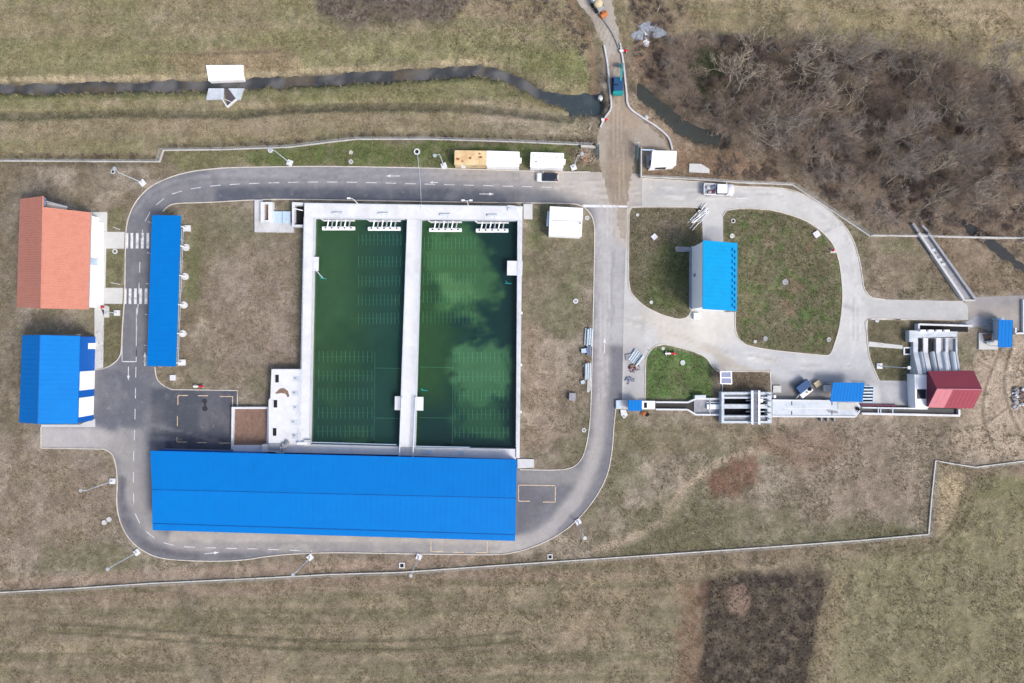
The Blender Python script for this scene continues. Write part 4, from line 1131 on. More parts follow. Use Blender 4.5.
# ------------------------------------------------------------------ small buildings and containers
def cabin(name, label, cat, pix, z, roofmat, wallmat, seam_axis='x', extra=None):
    ctr = P(sum(p[0] for p in pix)/4, sum(p[1] for p in pix)/4)
    t = thing(name, label, cat, ctr)
    m = MB(); W = [P(x, y, z) for x, y in pix]
    inn = [p+(Vector((ctr.x, ctr.y, p.z))-p).normalized()*0.12 for p in W]
    m.prism(inn, 0.0, z-.16); wl_ = m.build('wall', wallmat, t)
    m = MB(); m.prism(W, z-.15, z); rf = m.build('roof', roofmat, t)
    return t, W, inn
def office():
    pix = [(550,206.3),(583,208),(581.5,236.8),(548.8,235.2)]
    t, W, inn = cabin('site_office', 'large white flat roofed site cabin with a seam across the roof beside the east road', 'cabin', pix, 3.0, M['white_metal'], M['white_wall'])
    m = MB(); m.bar(P(552,220.5,3.0), P(581.5,221.3,3.0), 0.12, 0.05); m.build('roof_seam', M['concrete_grey'], t)
    m = MB(); a = P(580.3,223.5,3.0); m.box(a.x-.15,a.x+.15,a.y-.15,a.y+.15,3.0,3.25); m.build('roof_vent', M['concrete_grey'], t)
    m = MB(); m.pp([(547.5,211),(549.6,211.4),(549.4,226.6),(546.4,226)], 2.3, 2.2); m.build('porch_roof', M['light_blue'], t)
    x = W[0].x+.08
    for f in (.25,.7):
        y = W[0].y+(W[3].y-W[0].y)*f; m = MB(); m.box(x-.06,x+.2,y-.6,y+.6,1.0,2.1); w = m.build('window', M['white_metal'], t)
        m = MB(); m.box(x-.08,x-.06,y-.5,y+.5,1.1,2.0); m.build('pane', M['glass'], w)
    y = W[0].y+(W[3].y-W[0].y)*.47; m = MB(); m.box(x-.06,x+.2,y-.45,y+.45,0.1,2.1); m.build('door', M['concrete_blue'], t)
office()
def guard_hut():
    t, W, inn = cabin('guard_hut', 'small white roofed guard hut standing right of the entrance gate', 'hut', [(652.6,150.4),(676.8,151),(676.0,165.6),(650.8,167.2)], 3.0, M['white_metal'], M['white_wall'])
    m = MB(); m.slab(P(642,149,2.6), P(655,149.4,2.6), P(655,150.6,2.6), P(642,150.2,2.6), .12); m.build('beam', M['light_blue'], t)
    m = MB(); m.pp([(646.5,155.5),(652,154),(651,167),(647.5,166.5)], 1.2, 0); m.build('entrance_step', M['concrete_grey'], t)
    x = W[3].x+.2; m = MB(); m.box(x-.15,x+.1,W[3].y+.7,W[3].y+1.6,.05,2.1); d = m.build('door', M['glass'], t)
    m = MB(); m.box(x-.2,x-.15,W[3].y+.8,W[3].y+.9,1.0,1.1); m.build('handle', M['steel'], d)
    y = W[3].y+.1; m = MB(); m.box(W[3].x+1.2,W[3].x+3.2,y-.04,y+.1,1.0,2.0); m.build('window', M['glass'], t)
guard_hut()

def container(label, pix, mat, rust=(), step=True):
    z = 2.6; W = [P(x, y, z) for x, y in pix]; ctr = P(sum(p[0] for p in pix)/4, sum(p[1] for p in pix)/4)
    t = thing('container', label, 'container', ctr, 'containers on the north verge')
    A, B, Cc, D = W
    m = MB(); m.prism(W, .12, z-.09); 
    n = 24
    for (a, b, s) in ((D, Cc, -1), (A, B, 1)):
        for k in range(n):
            p = a+(b-a)*((k+.5)/n); m.box(p.x-.07, p.x+.07, p.y-.03, p.y+.03, .25, z-.2)
    m.build('body', mat, t)
    m = MB()
    q = [A+(B-A)*f for f in (0,1)]
    i = Vector((.1,-.1,0))
    m.prism([A+Vector((.06,-.06,0)), B+Vector((-.06,-.06,0)), Cc+Vector((-.06,.06,0)), D+Vector((.06,.06,0))], z-.09, z-.02)
    for k in range(1, 14):
        a = A+(B-A)*(k/14); b = D+(Cc-D)*(k/14); m.bar(Vector((a.x,a.y-.15,z-.025)), Vector((b.x,b.y+.15,z-.025)), .2, .03)
    m.build('roof', mat, t)
    m = MB(); up = Vector((0,0,-.12))
    for a, b in ((A,B),(B,Cc),(Cc,D),(D,A)): m.bar(a+up, b+up, .12, .125)
    m.build('top_rail', mat, t)
    for p in W:
        m = MB(); m.box(p.x-.1,p.x+.1,p.y-.1,p.y+.1,0,.16); m.build('foot', M['steel'], t)
    y = (D.y+A.y)/2
    m = MB(); m.box(D.x+1.2,D.x+2.1,D.y-.06,D.y+.05,.15,2.15); d = m.build('door', M['white_metal'], t)
    m = MB(); m.box(D.x+1.9,D.x+2.0,D.y-.1,D.y-.06,1.1,1.2); m.build('handle', M['steel'], d)
    m = MB(); m.box(D.x+3.2,D.x+4.4,D.y-.06,D.y+.05,1.0,1.9); m.build('window', M['glass'], t)
    for k, (f, g, r) in enumerate(rust):
        p = A+(B-A)*f+(D-A)*g; rr = random.Random(k+int(ctr.x*7)); m = MB()
        pts = [(p.x+r*rr.uniform(.35,1.15)*math.cos(u), p.y+r*.7*rr.uniform(.35,1.15)*math.sin(u)) for u in np.linspace(0, 6.28, 14)[:-1]]
        m.prism(pts, z-.03, z+.008); m.build('rust_patch', M['rust'] if mat == M['yellow_box'] else M['concrete_grey'], t)
    if step:
        m = MB(); a = B+(Cc-B)*.35; b = B+(Cc-B)*.7; m.prism([a, a+Vector((.45,0,0)), b+Vector((.45,0,0)), b], 1.5, 2.1); m.build('air_conditioner', M['white_metal'], t)
    return t
container('cream yellow rust-spotted container on the grass verge, joined to a white one', [(455,150.6),(486.4,151),(486.2,165),(454.6,164.6)], M['yellow_box'], ((.1,.6,.45),(.5,.5,.42),(.8,.45,.5),(.25,.75,.3),(.78,.2,.3)), False)
container('clean white container joined to the cream yellow container', [(486.9,151),(519.4,152),(519,166.6),(486.6,165.8)], M['white_metal'], ((.22,.4,.1),))
container('white container with grey spots standing alone above the parked car', [(531,152.4),(563.8,153.4),(563,167.8),(530.4,167)], M['white_metal'], ((.08,.2,.16),(.28,.3,.22),(.38,.15,.2),(.15,.6,.3),(.65,.7,.16),(.78,.3,.22),(.95,.3,.2),(.4,.65,.12)))

# ------------------------------------------------------------------ lamps
def lamp_proto():
    t = thing('street_lamp', 'x', 'street lamp', (0,0,0), 'street lamps round the plant')
    m = MB(); m.box(-.55,.55,-.55,.55,-.2,.3); m.box(-.2,.2,-.2,.2,.3,.36); m.build('footing', M['concrete_white'], t)
    m = MB(); m.tube((0,0,.3),(0,0,8.6),.10,.06,8); m.build('pole', M['rail'], t)
    m = MB(); m.tube((0,0,8.55),(.9,0,8.8),.05,.04,6); m.build('arm', M['rail'], t)
    m = MB(); m.disc(.9,0,8.72,8.84,.34,16); hd = m.build('lamp_head', M['steel'], t)
    m = MB(); m.disc(.9,0,8.68,8.717,.26,16); m.build('lens', M['lens'], hd)
    return t
lp = lamp_proto()
lamps = [(143,183,130,'tall street lamp at the top left bend of the road'),
 (290,163,160,'tall street lamp on the north verge left of the two small covers'),
 (444,166,200,'tall street lamp just left of the cream yellow container'),
 (573.5,167.5,20,'tall street lamp right of the lone white container, by the brush heap'),
 (113,481,180,'tall street lamp on the dry grass below the workshop apron'),
 (137.5,552,215,'tall street lamp at the bottom left bend of the road'),
 (310.5,557,220,'tall street lamp below the left half of the long blue hall'),
 (419,556.5,250,'tall street lamp below the middle of the long blue hall'),
 (578,521.5,300,'tall street lamp at the bottom right bend of the road'),
 (879,366,0,'tall street lamp on grass left of the screw pumps')]
for i, (x, y, a, lab) in enumerate(lamps):
    if i == 0: lp.location = P(x, y); lp.rotation_euler = (0,0,math.radians(a)); lp['label'] = lab
    else: copy_tree(lp, P(x, y), math.radians(a), lab)
def small_lamp():
    t = thing('garden_lamp', 'short lamp post on a white footing beside the red hydrant', 'lamp post', P(117.5,313))
    b = P(117.5,313); m = MB(); m.box(b.x-.55,b.x+.55,b.y-.55,b.y+.55,-.1,.3); m.build('footing', M['concrete_white'], t)
    m = MB(); m.tube((b.x,b.y,.3),(b.x,b.y,4),.08,.06,8); m.build('pole', M['rail'], t)
    m = MB(); m.disc(b.x,b.y,4,4.15,.28,14); m.build('lamp_head', M['steel'], t)
small_lamp()
def deck_lamp(label, x, y, two):
    b = P(x, y, ZD); t = thing('deck_lamp', label, 'lamp post', b, 'lamp posts on the basin deck')
    m = MB(); m.tube(b, b+Vector((0,0,4.4)), .07, .05, 8); m.build('pole', M['white_metal'], t)
    top = b+Vector((0,0,4.4))
    for s in ((-1,1) if two else (-1,)):
        m = MB(); m.tube(top, top+Vector((s*.55,.1,.1)), .045, None, 6); m.build('arm', M['white_metal'], t)
        q = top+Vector((s*.75,.1,.1)); m = MB(); m.box(q.x-.3,q.x+.3,q.y-.14,q.y+.14,q.z-.05,q.z+.06); m.build('lamp_head', M['white_metal'], t)
deck_lamp('white single arm lamp post on the deck above the left pool', 358, 203.6, False)
deck_lamp('white T-shaped lamp post on the deck above the right pool', 468.5, 205.6, True)

# ------------------------------------------------------------------ covers, footings, hydrants
def cover(x, y, label, r=.42, mat='concrete', hole='concrete_grey', grp='round manhole covers in the grass'):
    b = P(x, y); t = thing('manhole_cover', label, 'manhole', b, grp)
    m = MB(); m.ring(b.x,b.y,-.1,.16,r*.6,r,18); m.build('rim', M[mat], t)
    m = MB(); m.disc(b.x,b.y,-.1,.13,r*.6,18); m.build('lid', M[hole], t)
cv = [(351,152.5,'pale round cover, upper of the pair on the north verge',.4,'sidewalk','beige'),(351,161.8,'grey round cover, lower of the pair on the north verge',.46,'concrete','concrete_grey'),
 (417,151.8,'white ring cover with an open black hole on the north verge',.62,'concrete_white','dark'),(113.2,171.8,'round cover on dry grass above the orange house, near the bend',.45,'concrete','dark'),
 (270.5,150.4,'round cover against the north boundary plinth',.48,'concrete_white','concrete_grey'),
 (115.2,251.4,'white ring cover in the grass strip between the two crossings',.5,'concrete_white','tuft_green'),(104.5,522.5,'pale round cover, lower left of the pair near the bottom left bend',.5,'concrete','sidewalk'),
 (109.3,519.3,'pale round cover, upper right of the pair near the bottom left bend',.5,'concrete','sidewalk'),(587,218,'round cover beside the road right of the site cabin',.44,'concrete','concrete_grey'),
 (575.6,301.2,'white ring cover on dry grass right of the basin',.5,'concrete_white','stone'),(584,430,'round cover beside the inner kerb of the east road',.46,'concrete','concrete_grey'),
 (732,236,'pale round cover at the north edge of the large grass island',.48,'sidewalk','sidewalk'),(733,221,'half-open round cover at the top left of the large grass island',.46,'concrete','dark'),
 (637.5,215,'small pale cover at the top left of the shaded grass island',.32,'concrete','sidewalk'),(651.2,302.3,'small pale cover near the lower tip of the shaded grass island',.36,'sidewalk','sidewalk'),
 (755,341.5,'small pale cover at the lower edge of the large grass island',.34,'concrete','sidewalk'),(765,338.8,'rough stone ring cover at the lower edge of the large grass island',.5,'stone','stone'),
 (828.6,339.6,'round cover by the lower right curve of the large grass island',.44,'concrete','concrete_grey'),(785,282,'flat stone ring cover in the middle of the large grass island',.6,'stone','concrete_grey'),
 (876.8,320.5,'round cover on the grass below the east spur road',.4,'concrete','sidewalk'),(663,348.5,'small pale cover at the top of the bright green lawn',.34,'sidewalk','sidewalk'),
 (682.6,362.6,'white round cover on the bright green lawn',.48,'concrete_white','concrete')]
for x, y, l, r, a, b in cv: cover(x, y, l, r, a, b)
def footing(x, y, s, rot, label, grp='bare concrete footings'):
    b = P(x, y); t = thing('concrete_footing', label, 'footing', b, grp)
    m = MB(); q = [(b.x+s*math.cos(rot+math.pi/4+k*math.pi/2), b.y+s*math.sin(rot+math.pi/4+k*math.pi/2)) for k in range(4)]
    m.prism(q, -.1, .35); m.build('block', M['concrete_white'], t)
    m = MB()
    for k in range(4): 
        u = rot+math.pi/4+k*math.pi/2; m.tube((b.x+s*.35*math.cos(u), b.y+s*.35*math.sin(u), .3), (b.x+s*.35*math.cos(u), b.y+s*.35*math.sin(u), .5), .03, None, 5)
    m.build('anchor_bolt', M['steel'], t)
footing(173.3,377.6,.75,0,'square white concrete block on the grass corner above the dark yard')
footing(654,237,.72,.7,'diamond-set white concrete footing on the shaded grass island')
footing(816.2,234.4,.85,.6,'diamond-set white concrete footing near the curve of the large grass island')
footing(626,417,0.0001,0,'x') if False else None
def hydrant(x, y, label, slab=True):
    b = P(x, y); t = thing('hydrant', label, 'hydrant', b, 'red hydrants')
    m = MB(); m.tube((b.x,b.y,0),(b.x,b.y,.75),.2,.18,10); m.blob((b.x,b.y,.8),.24,.24,.16,1,10,6,0); m.build('barrel', M['red'], t, True)
    for s in (-1,1):
        m = MB(); m.tube((b.x,b.y,.55),(b.x+s*.34,b.y,.55),.1,None,8); m.build('outlet', M['red'], t)
    if slab:
        m = MB(); m.box(b.x-.3,b.x+.75,b.y-.5,b.y+.3,-.1,.14); m.build('base_slab', M['sidewalk'], t)
hydrant(104,307.2,'red hydrant beside the sidewalk at the corner of the orange house'); hydrant(831.8,250.6,'red hydrant beside the east loop road')
def bench_like(x, y, w, label, mats=('white_metal','red')):
    b = P(x, y); t = thing('road_barrier', label, 'barrier', b)
    m = MB(); m.bar((b.x-w/2,b.y,.55),(b.x+w/2,b.y,.55),.3,.2); m.build('rail', M[mats[0]], t)
    m = MB(); m.bar((b.x,b.y,.552),(b.x+w/2+.02,b.y,.552),.32,.22); m.build('red_band', M[mats[1]], t)
    for s in (-1,1):
        m = MB(); m.bar((b.x+s*w*.38,b.y-.4,0),(b.x+s*w*.38,b.y+.4,0),.12,.55); m.build('leg', M['steel'], t)
bench_like(200,386.3,2.0,'low red and white barrier on the kerb above the dark yard'); bench_like(670,353.5,2.2,'red and white barrier lying on the bright green lawn edge')
bench_like(623,52,1.6,'small red and white barrier on the right side of the dirt road'); bench_like(604,120.5,1.2,'small red and white barrier at the left end of the bridge wall')
def grate_box(x, y, label, s=.55):
    b = P(x, y); t = thing('drain_box', label, 'drain', b, 'drain boxes in the grass')
    m = MB(); m.box(b.x-s,b.x+s,b.y-s,b.y-s*.65,-.1,.22); m.box(b.x-s,b.x+s,b.y+s*.65,b.y+s,-.1,.22); m.box(b.x-s,b.x-s*.65,b.y-s*.65,b.y+s*.65,-.1,.217); m.box(b.x+s*.65,b.x+s,b.y-s*.65,b.y+s*.65,-.1,.217); m.build('frame', M['concrete_white'], t)
    m = MB(); m.box(b.x-s*.65,b.x+s*.65,b.y-s*.65,b.y+s*.65,-.1,.1); m.build('grate', M['dark'], t)
grate_box(402,565.2,'dark drain box with white frame below the long blue hall'); grate_box(550,556.5,'drain box with white frame near the bottom right bend',.5)
grate_box(99.6,238.3,'small dark drain box set in the sidewalk of the orange house',.32); grate_box(907,351,'grey drain box on the grass left of the screw pumps',.8)
m = MB(); m.path([P(417.4,153,.25), P(418.5,165,.1), P(420.5,184,.1), P(421,200,.1), P(421.3,204,2.5), P(421,210,2.45)], .045, 6)
tag(m.build('hose', M['rail']), 'thin pale hose running from the open ring cover across the road to the basin', 'hose')
for k, (x0, y0, x1, y1, lab) in enumerate(((113,227,120,229.5,'pale pipe lying on the grass above the upper crossing walk'),(111,282.5,120,284.5,'pale pipe lying on the grass above the lower crossing walk'))):
    m = MB(); m.tube(P(x0,y0,.12), P(x1,y1,.12), .08, None, 8); tag(m.build('loose_pipe', M['concrete']), lab, 'pipe', 'loose pipes on the grass')

# ------------------------------------------------------------------ fences
def fence(name, label, pts, post_h=1.7, spacing=3.6):
    W = [P(x, y) for x, y in pts]; t = thing(name, label, 'fence', W[len(W)//2])
    # plinth with true corners
    kb = MB(); L = []; R = []; w = .2
    for i, p in enumerate(W):
        a = W[max(0,i-1)]; b = W[min(len(W)-1,i+1)]
        d1 = (p-a).normalized() if i > 0 else (b-p).normalized(); d2 = (b-p).normalized() if i < len(W)-1 else d1
        nn = (Vector((-d1.y,d1.x,0))+Vector((-d2.y,d2.x,0))); nn.normalize()
        k = 1/max(.4, nn.dot(Vector((-d1.y,d1.x,0)))); L.append(p+nn*w/2*k); R.append(p-nn*w/2*k)
    m_ = len(W); up = Vector((0,0,.3)); dn = Vector((0,0,-.8))
    vs = [p+up for p in L]+[p+up for p in R]+[p+dn for p in L]+[p+dn for p in R]; fs = []
    for i in range(m_-1): fs += [(m_+i,m_+i+1,i+1,i),(i,i+1,2*m_+i+1,2*m_+i),(3*m_+i,3*m_+i+1,m_+i+1,m_+i)]
    fs += [(m_,0,2*m_,3*m_),(m_-1,2*m_-1,4*m_-1,3*m_-1)]
    kb.add(vs, fs); kb.build('plinth', M['fence_plinth'], t)
    wires = MB(); cnt = 0; posts = []
    for a, b in zip(W[:-1], W[1:]):
        n = max(1, round((b-a).length/spacing))
        for k in range(n): posts.append(a+(b-a)*(k/n))
        for z in (.6,.9,1.2,1.5,1.8): wires.tube(a+Vector((0,0,z)), b+Vector((0,0,z)), .012, None, 3)
    posts.append(W[-1])
    post_me = None
    for p in posts[:99]:
        if post_me is None:
            m = MB(); m.tube((0,0,.4),(0,0,.45+post_h),.035,None,6); po = m.build('fence_post', M['steel']); post_me = po
        else:
            po = post_me.copy(); C.objects.link(po)
        po.parent = t; po.location = p-W[len(W)//2]
    wires.build('wire', M['steel'], t)
    return t
fence('boundary_fence', 'wire fence on pale plinth along the north verge and above the orange house', N_FENCE)
fence('boundary_fence', 'wire fence on pale plinth between the east loop road and the bare thicket', NE_FENCE)
fence('boundary_fence', 'long wire fence on pale plinth between the plant and the southern fields', S_FENCE, spacing=3.9)

# gate leaves and walls at the entrance
def gate_leaf(label, pts):
    A, B = P(*pts[0]), P(*pts[1]); t = thing('gate_leaf', label, 'gate', A, 'entrance gate leaves')
    m = MB()
    for z in (.25, 1.1, 1.95): m.bar(A+Vector((0,0,z)), B+Vector((0,0,z)), .1, .1)
    for f in (0.02,.5,.98):
        p = A+(B-A)*f; m.tube(p+Vector((0,0,.15)), p+Vector((0,0,2.05)), .06, None, 6)
    m.build('frame', M['teal_gate'], t)
    m = MB()
    for k in range(16):
        p = A+(B-A)*((k+.5)/16); m.bar(p+Vector((0,0,.35)), p+Vector((.01,.02,.35)), .5, 1.55) if False else m.tube(p+Vector((0,0,.3)), p+Vector((0,0,1.95)), .04, None, 5)
    m.build('bars', M['teal_gate'], t)
    m = MB(); m.tube(A+Vector((0,0,-.1)), A+Vector((0,0,2.3)), .14, None, 8); m.build('gate_post', M['concrete'], t)
gate_leaf('open teal steel gate leaf left of the muddy entrance', ((597.5,146.5),(598,160))); gate_leaf('open teal steel gate leaf right of the muddy entrance', ((636.5,146),(636,162)))
m = MB(); m.pp([(640.8,147),(642,147),(642,177),(640.8,177)], 1.2, -.2); tag(m.build('gate_wall', M['fence_plinth']), 'pale low wall between the right gate leaf and the loop road fence', 'wall')
m = MB(); m.pp([(581,145),(592,145.2),(596,146),(596,148.2),(581,146.8)], 1.0, -.2); tag(m.build('gate_wall', M['fence_plinth']), 'short pale wall ending the north fence left of the gate', 'wall')

# bridge walls along the dirt road
def lowwall(name, label, pts, w=.32, h=.45, mat='concrete'):
    W = [P(x, y) for x, y in smooth(pts, 4)]; m = MB(); L = []; R = []
    for i, p in enumerate(W):
        a = W[max(0,i-1)]; b = W[min(len(W)-1,i+1)]; d = b-a; u = Vector((-d.y,d.x,0)).normalized()*w/2
        L.append(p+u); R.append(p-u)
    n = len(W); up = Vector((0,0,h)); dn = Vector((0,0,-1.2))
    vs = [p+up for p in L]+[p+up for p in R]+[p+dn for p in L]+[p+dn for p in R]; fs = []
    for i in range(n-1): fs += [(n+i,n+i+1,i+1,i),(i,i+1,2*n+i+1,2*n+i),(3*n+i,3*n+i+1,n+i+1,n+i)]
    fs += [(n,0,2*n,3*n),(n-1,2*n-1,4*n-1,3*n-1)]
    m.add(vs, fs); return tag(m.build(name, M[mat]), label, 'wall')
lowwall('bridge_wall', 'pale concrete wall along the left side of the dirt road bridge', [(604,46),(607.5,66),(609.5,90),(611,108),(605,118),(600,128)])
lowwall('bridge_wall', 'pale concrete wall curving right of the dirt road bridge to the guard hut', [(620,44),(623.5,66),(626,90),(628.5,107),(642,118),(656,127),(668,138),(672,150)])
m = MB(); m.path([P(x, y, .3) for x, y in smooth([(593,6),(604,20),(613,34),(619,48)], 4)], .12, 6)
tag(m.build('guard_rail', M['concrete_grey']), 'thin grey rail along the upper right of the dirt road', 'rail')

# ------------------------------------------------------------------ stream water
def ribbon(pts, w):
    L = []; R = []
    for i, p in enumerate(pts):
        a = pts[max(0,i-1)]; b = pts[min(len(pts)-1,i+1)]; d = np.array(b)-np.array(a); d = d/np.hypot(*d); u = np.array((-d[1],d[0]))*(w[i] if hasattr(w,'__len__') else w)
        L.append(tuple(np.array(p)+u)); R.append(tuple(np.array(p)-u))
    return L+R[::-1]
def stream_col(x, y):
    n = fbm(x, y, 12, 4, 91); col = np.tile(carr(112,112,112), (len(x), 1))
    col = blend(col, sstep(.4,.6,n)*.85, (62,66,70)); col = blend(col, sstep(.55,.7,fbm(x, y, 18, 4, 95))*.7, (104,94,78)); return blend(col, sstep(520,580,x)*.8, (64,78,84))
sheet('water', ribbon(STREAM, [9]*10+[12,17,18]), [], -1.28, 5, stream_col, M['stream_water'])
sheet('water', ribbon(STREAM2, 12), [], -1.3, 5, lambda x, y: np.tile(carr(70,74,70), (len(x),1)), M['stream_water'])
sheet('water', ribbon(DITCH3, 8), [], -1.0, 5, lambda x, y: np.tile(carr(62,64,66), (len(x),1)), M['stream_water'])

# outfall slabs
def outfall():
    t = thing('outfall_structure', 'pale concrete stream outfall with two wing slabs and a V-shaped chute', 'outfall', P(225,97))
    m = MB(); m.slab(P(208.5,88.3,.12), P(224,88.3,.12), P(223,99.2,.42), P(206,99.6,.42), 1.6); m.build('wing_slab', M['concrete_blue'], t)
    m = MB(); m.slab(P(228.2,88.3,.12), P(244,88.3,.12), P(240,99.5,.42), P(236.8,99.8,.42), 1.6); m.build('wing_slab', M['concrete_blue'], t)
    m = MB(); m.bar(P(222,98,.0), P(228,107.6,.0), .22, .55); m.bar(P(228,107.6,.0), P(237.5,99.6,.0), .22, .547); m.build('chute_wall', M['concrete_white'], t)
    m = MB(); m.slab(P(224.1,88.5,.06), P(228.1,88.5,.06), P(236.4,99.6,.3), P(228,106.4,.3), 1.2); m.build('chute_floor', plain('chute_floor', c(92,84,88), .9, .15, 1.), t)
    m = MB(); m.bar(P(224.3,99,.3), P(233.5,103,.3), .12, .1); m.build('cross_beam', M['concrete'], t)
outfall()
m = MB(); m.slab(P(206,65.2,.45), P(243,65,.45), P(242.8,79.4,.1), P(208.5,80.8,.1), 1.6); o_ = m.build('bank_slab', M['white_metal']); tag(o_, 'bright white slab lining the far stream bank opposite the outfall', 'slab')

# ------------------------------------------------------------------ inlet works on the right
def channel_left():
    t = thing('outlet_channel', 'long narrow concrete channel that flares open towards the grit chamber', 'channel', P(670,404))
    z = .9; m = MB()
    m.pp([(654,400.5),(686,400.8),(694.5,397),(720.5,397),(720.5,398.6),(695,398.6),(687,402.6),(654,402.4)], z, 0) if False else None
    def wl_(pts, w=.32, zt=z):
        for a, b in zip(pts[:-1], pts[1:]): m.bar(P(*a), P(*b), w, zt)
    wl_([(655,401.8),(687,402)]); wl_([(687,402),(695.2,398.4)], zt=z-.003); wl_([(695.2,398.4),(720.4,398.6)], zt=z-.006)
    wl_([(655,409),(686.5,409.3)]); wl_([(686.5,409.3),(695,414.2)], zt=z-.003); wl_([(695,414.2),(720.4,414.4)], zt=z-.006)
    m.build('channel_wall', M['concrete_white'], t)
    m = MB(); m.pp([(655,402),(687,402),(694,400),(694,413),(687,409),(655,409)], .12, 0); m.build('channel_water', plain('dark_channel', c(52,50,48), .3, .2, 1.), t)
    m = MB(); m.pp([(694,399),(720,399),(720,414),(694,414)], .35, 0); m.build('apron', M['concrete_grey'], t)
    m = MB(); m.pp([(695,395.4),(706,395.2),(706,398),(695,398.2)], 1.3, 0); m.build('walkway', M['concrete_blue'], t)
    m = MB(); m.pp([(707,404.5),(719.6,404.5),(719.6,409.2),(707,409.2)], .8, .3); m.build('cover_slab', M['white_metal'], t)
    m = MB(); m.path([P(706.5,402.5,.7), P(720,402.5,.7)], .07, 6); m.path([P(710,398.5,.9), P(710,414,.9)], .07, 6); m.build('rail', M['rail'], t)
    # head box
    m = MB(); m.pp([(616,400.3),(628,400.3),(628,409),(616,409)], .6, 0); m.build('head_box', M['concrete'], t)
    m = MB(); m.pp([(642,401),(655,401),(655,409.2),(642,409.2)], 1.0, 0); m.build('cover_box', M['white_metal'], t)
    m = MB(); m.pp([(644,402.5),(647,402.5),(647,408),(644,408)], 1.02, .9); m.build('opening', M['dark'], t)
    m = MB(); m.pp([(616.4,401),(620,401),(620,408),(616.4,408)], .63, .3); m.build('hatch', M['light_blue'], t)
channel_left()
def kiosk(name, label, pix, z, mat, skew=0.0, wall='white_wall', open_=False):
    W = [P(x, y, z) for x, y in pix]; ctr = P(sum(p[0] for p in pix)/4, sum(p[1] for p in pix)/4)
    t = thing(name, label, 'shelter', ctr)
    roof_part('roof', W[3], W[2], W[1]+Vector((0,0,.25)), W[0]+Vector((0,0,.25)), .08, mat, t, .6, .05, .03)
    for p in W:
        q = p+(ctr-Vector((p.x,p.y,0))-Vector((0,0,p.z))).normalized()*.35 if False else Vector((p.x+(.25 if p.x < ctr.x else -.25), p.y+(.25 if p.y < ctr.y else -.25), 0))
        m = MB(); m.tube((q.x,q.y,0),(q.x,q.y,z-.06),.06,None,6); m.build('post', M['steel'], t)
    if not open_:
        m = MB(); m.prism([Vector((p.x+(.35 if p.x < ctr.x else -.35), p.y+(.35 if p.y < ctr.y else -.35), 0)) for p in W], 0, z-.4); m.build('cabinet', M[wall], t)
    return t
kiosk('shelter', 'small square blue shelter over the left end of the outlet channel', [(628.4,400),(641.6,400.2),(641.8,411),(628.2,410.8)], 2.2, M['blue_roof'])
kiosk('shelter', 'blue roofed shelter beside the covered channel with a pale rack at its side', [(832.5,382.4),(863.8,382.6),(862.4,402),(830,401.6)], 3.0, M['blue_roof'], open_=True)
kiosk('shelter', 'narrow upright blue shelter over the intake at the right edge', [(998,319.8),(1012,320),(1012,347.4),(998,347.2)], 3.0, M['blue_roof'], open_=True)
def washer():
    b = P(623.5,415.5); t = thing('cover_slab', 'tilted white concrete slab with a grey centre left of the small shelter', 'slab', b)
    m = MB(); m.pp([(620.5,409.5),(625.5,409.7),(628,415),(624,418.6),(621,415)], .4, -.1); m.build('block', M['concrete_white'], t)
    m = MB(); m.disc(b.x+.05,b.y-.1,.38,.46,.22,10); m.build('cap', M['concrete_grey'], t)
washer()
def toolpile():
    b = P(644.3,413.5); t = thing('equipment_heap', 'orange and black equipment heap on grass below the channel cover', 'equipment', b)
    m = MB(); m.blob((b.x-.2,b.y,.3),.5,.4,.35,5); m.build('orange_canister', M['orange'], t)
    m = MB(); m.blob((b.x+.5,b.y-.2,.25),.5,.35,.3,6); m.build('black_canister', M['dark'], t)
    m = MB(); m.tube((b.x+.1,b.y-.5,.1),(b.x+.9,b.y-.5,.15),.12,None,8); m.build('grey_tube', M['concrete_grey'], t)
toolpile()
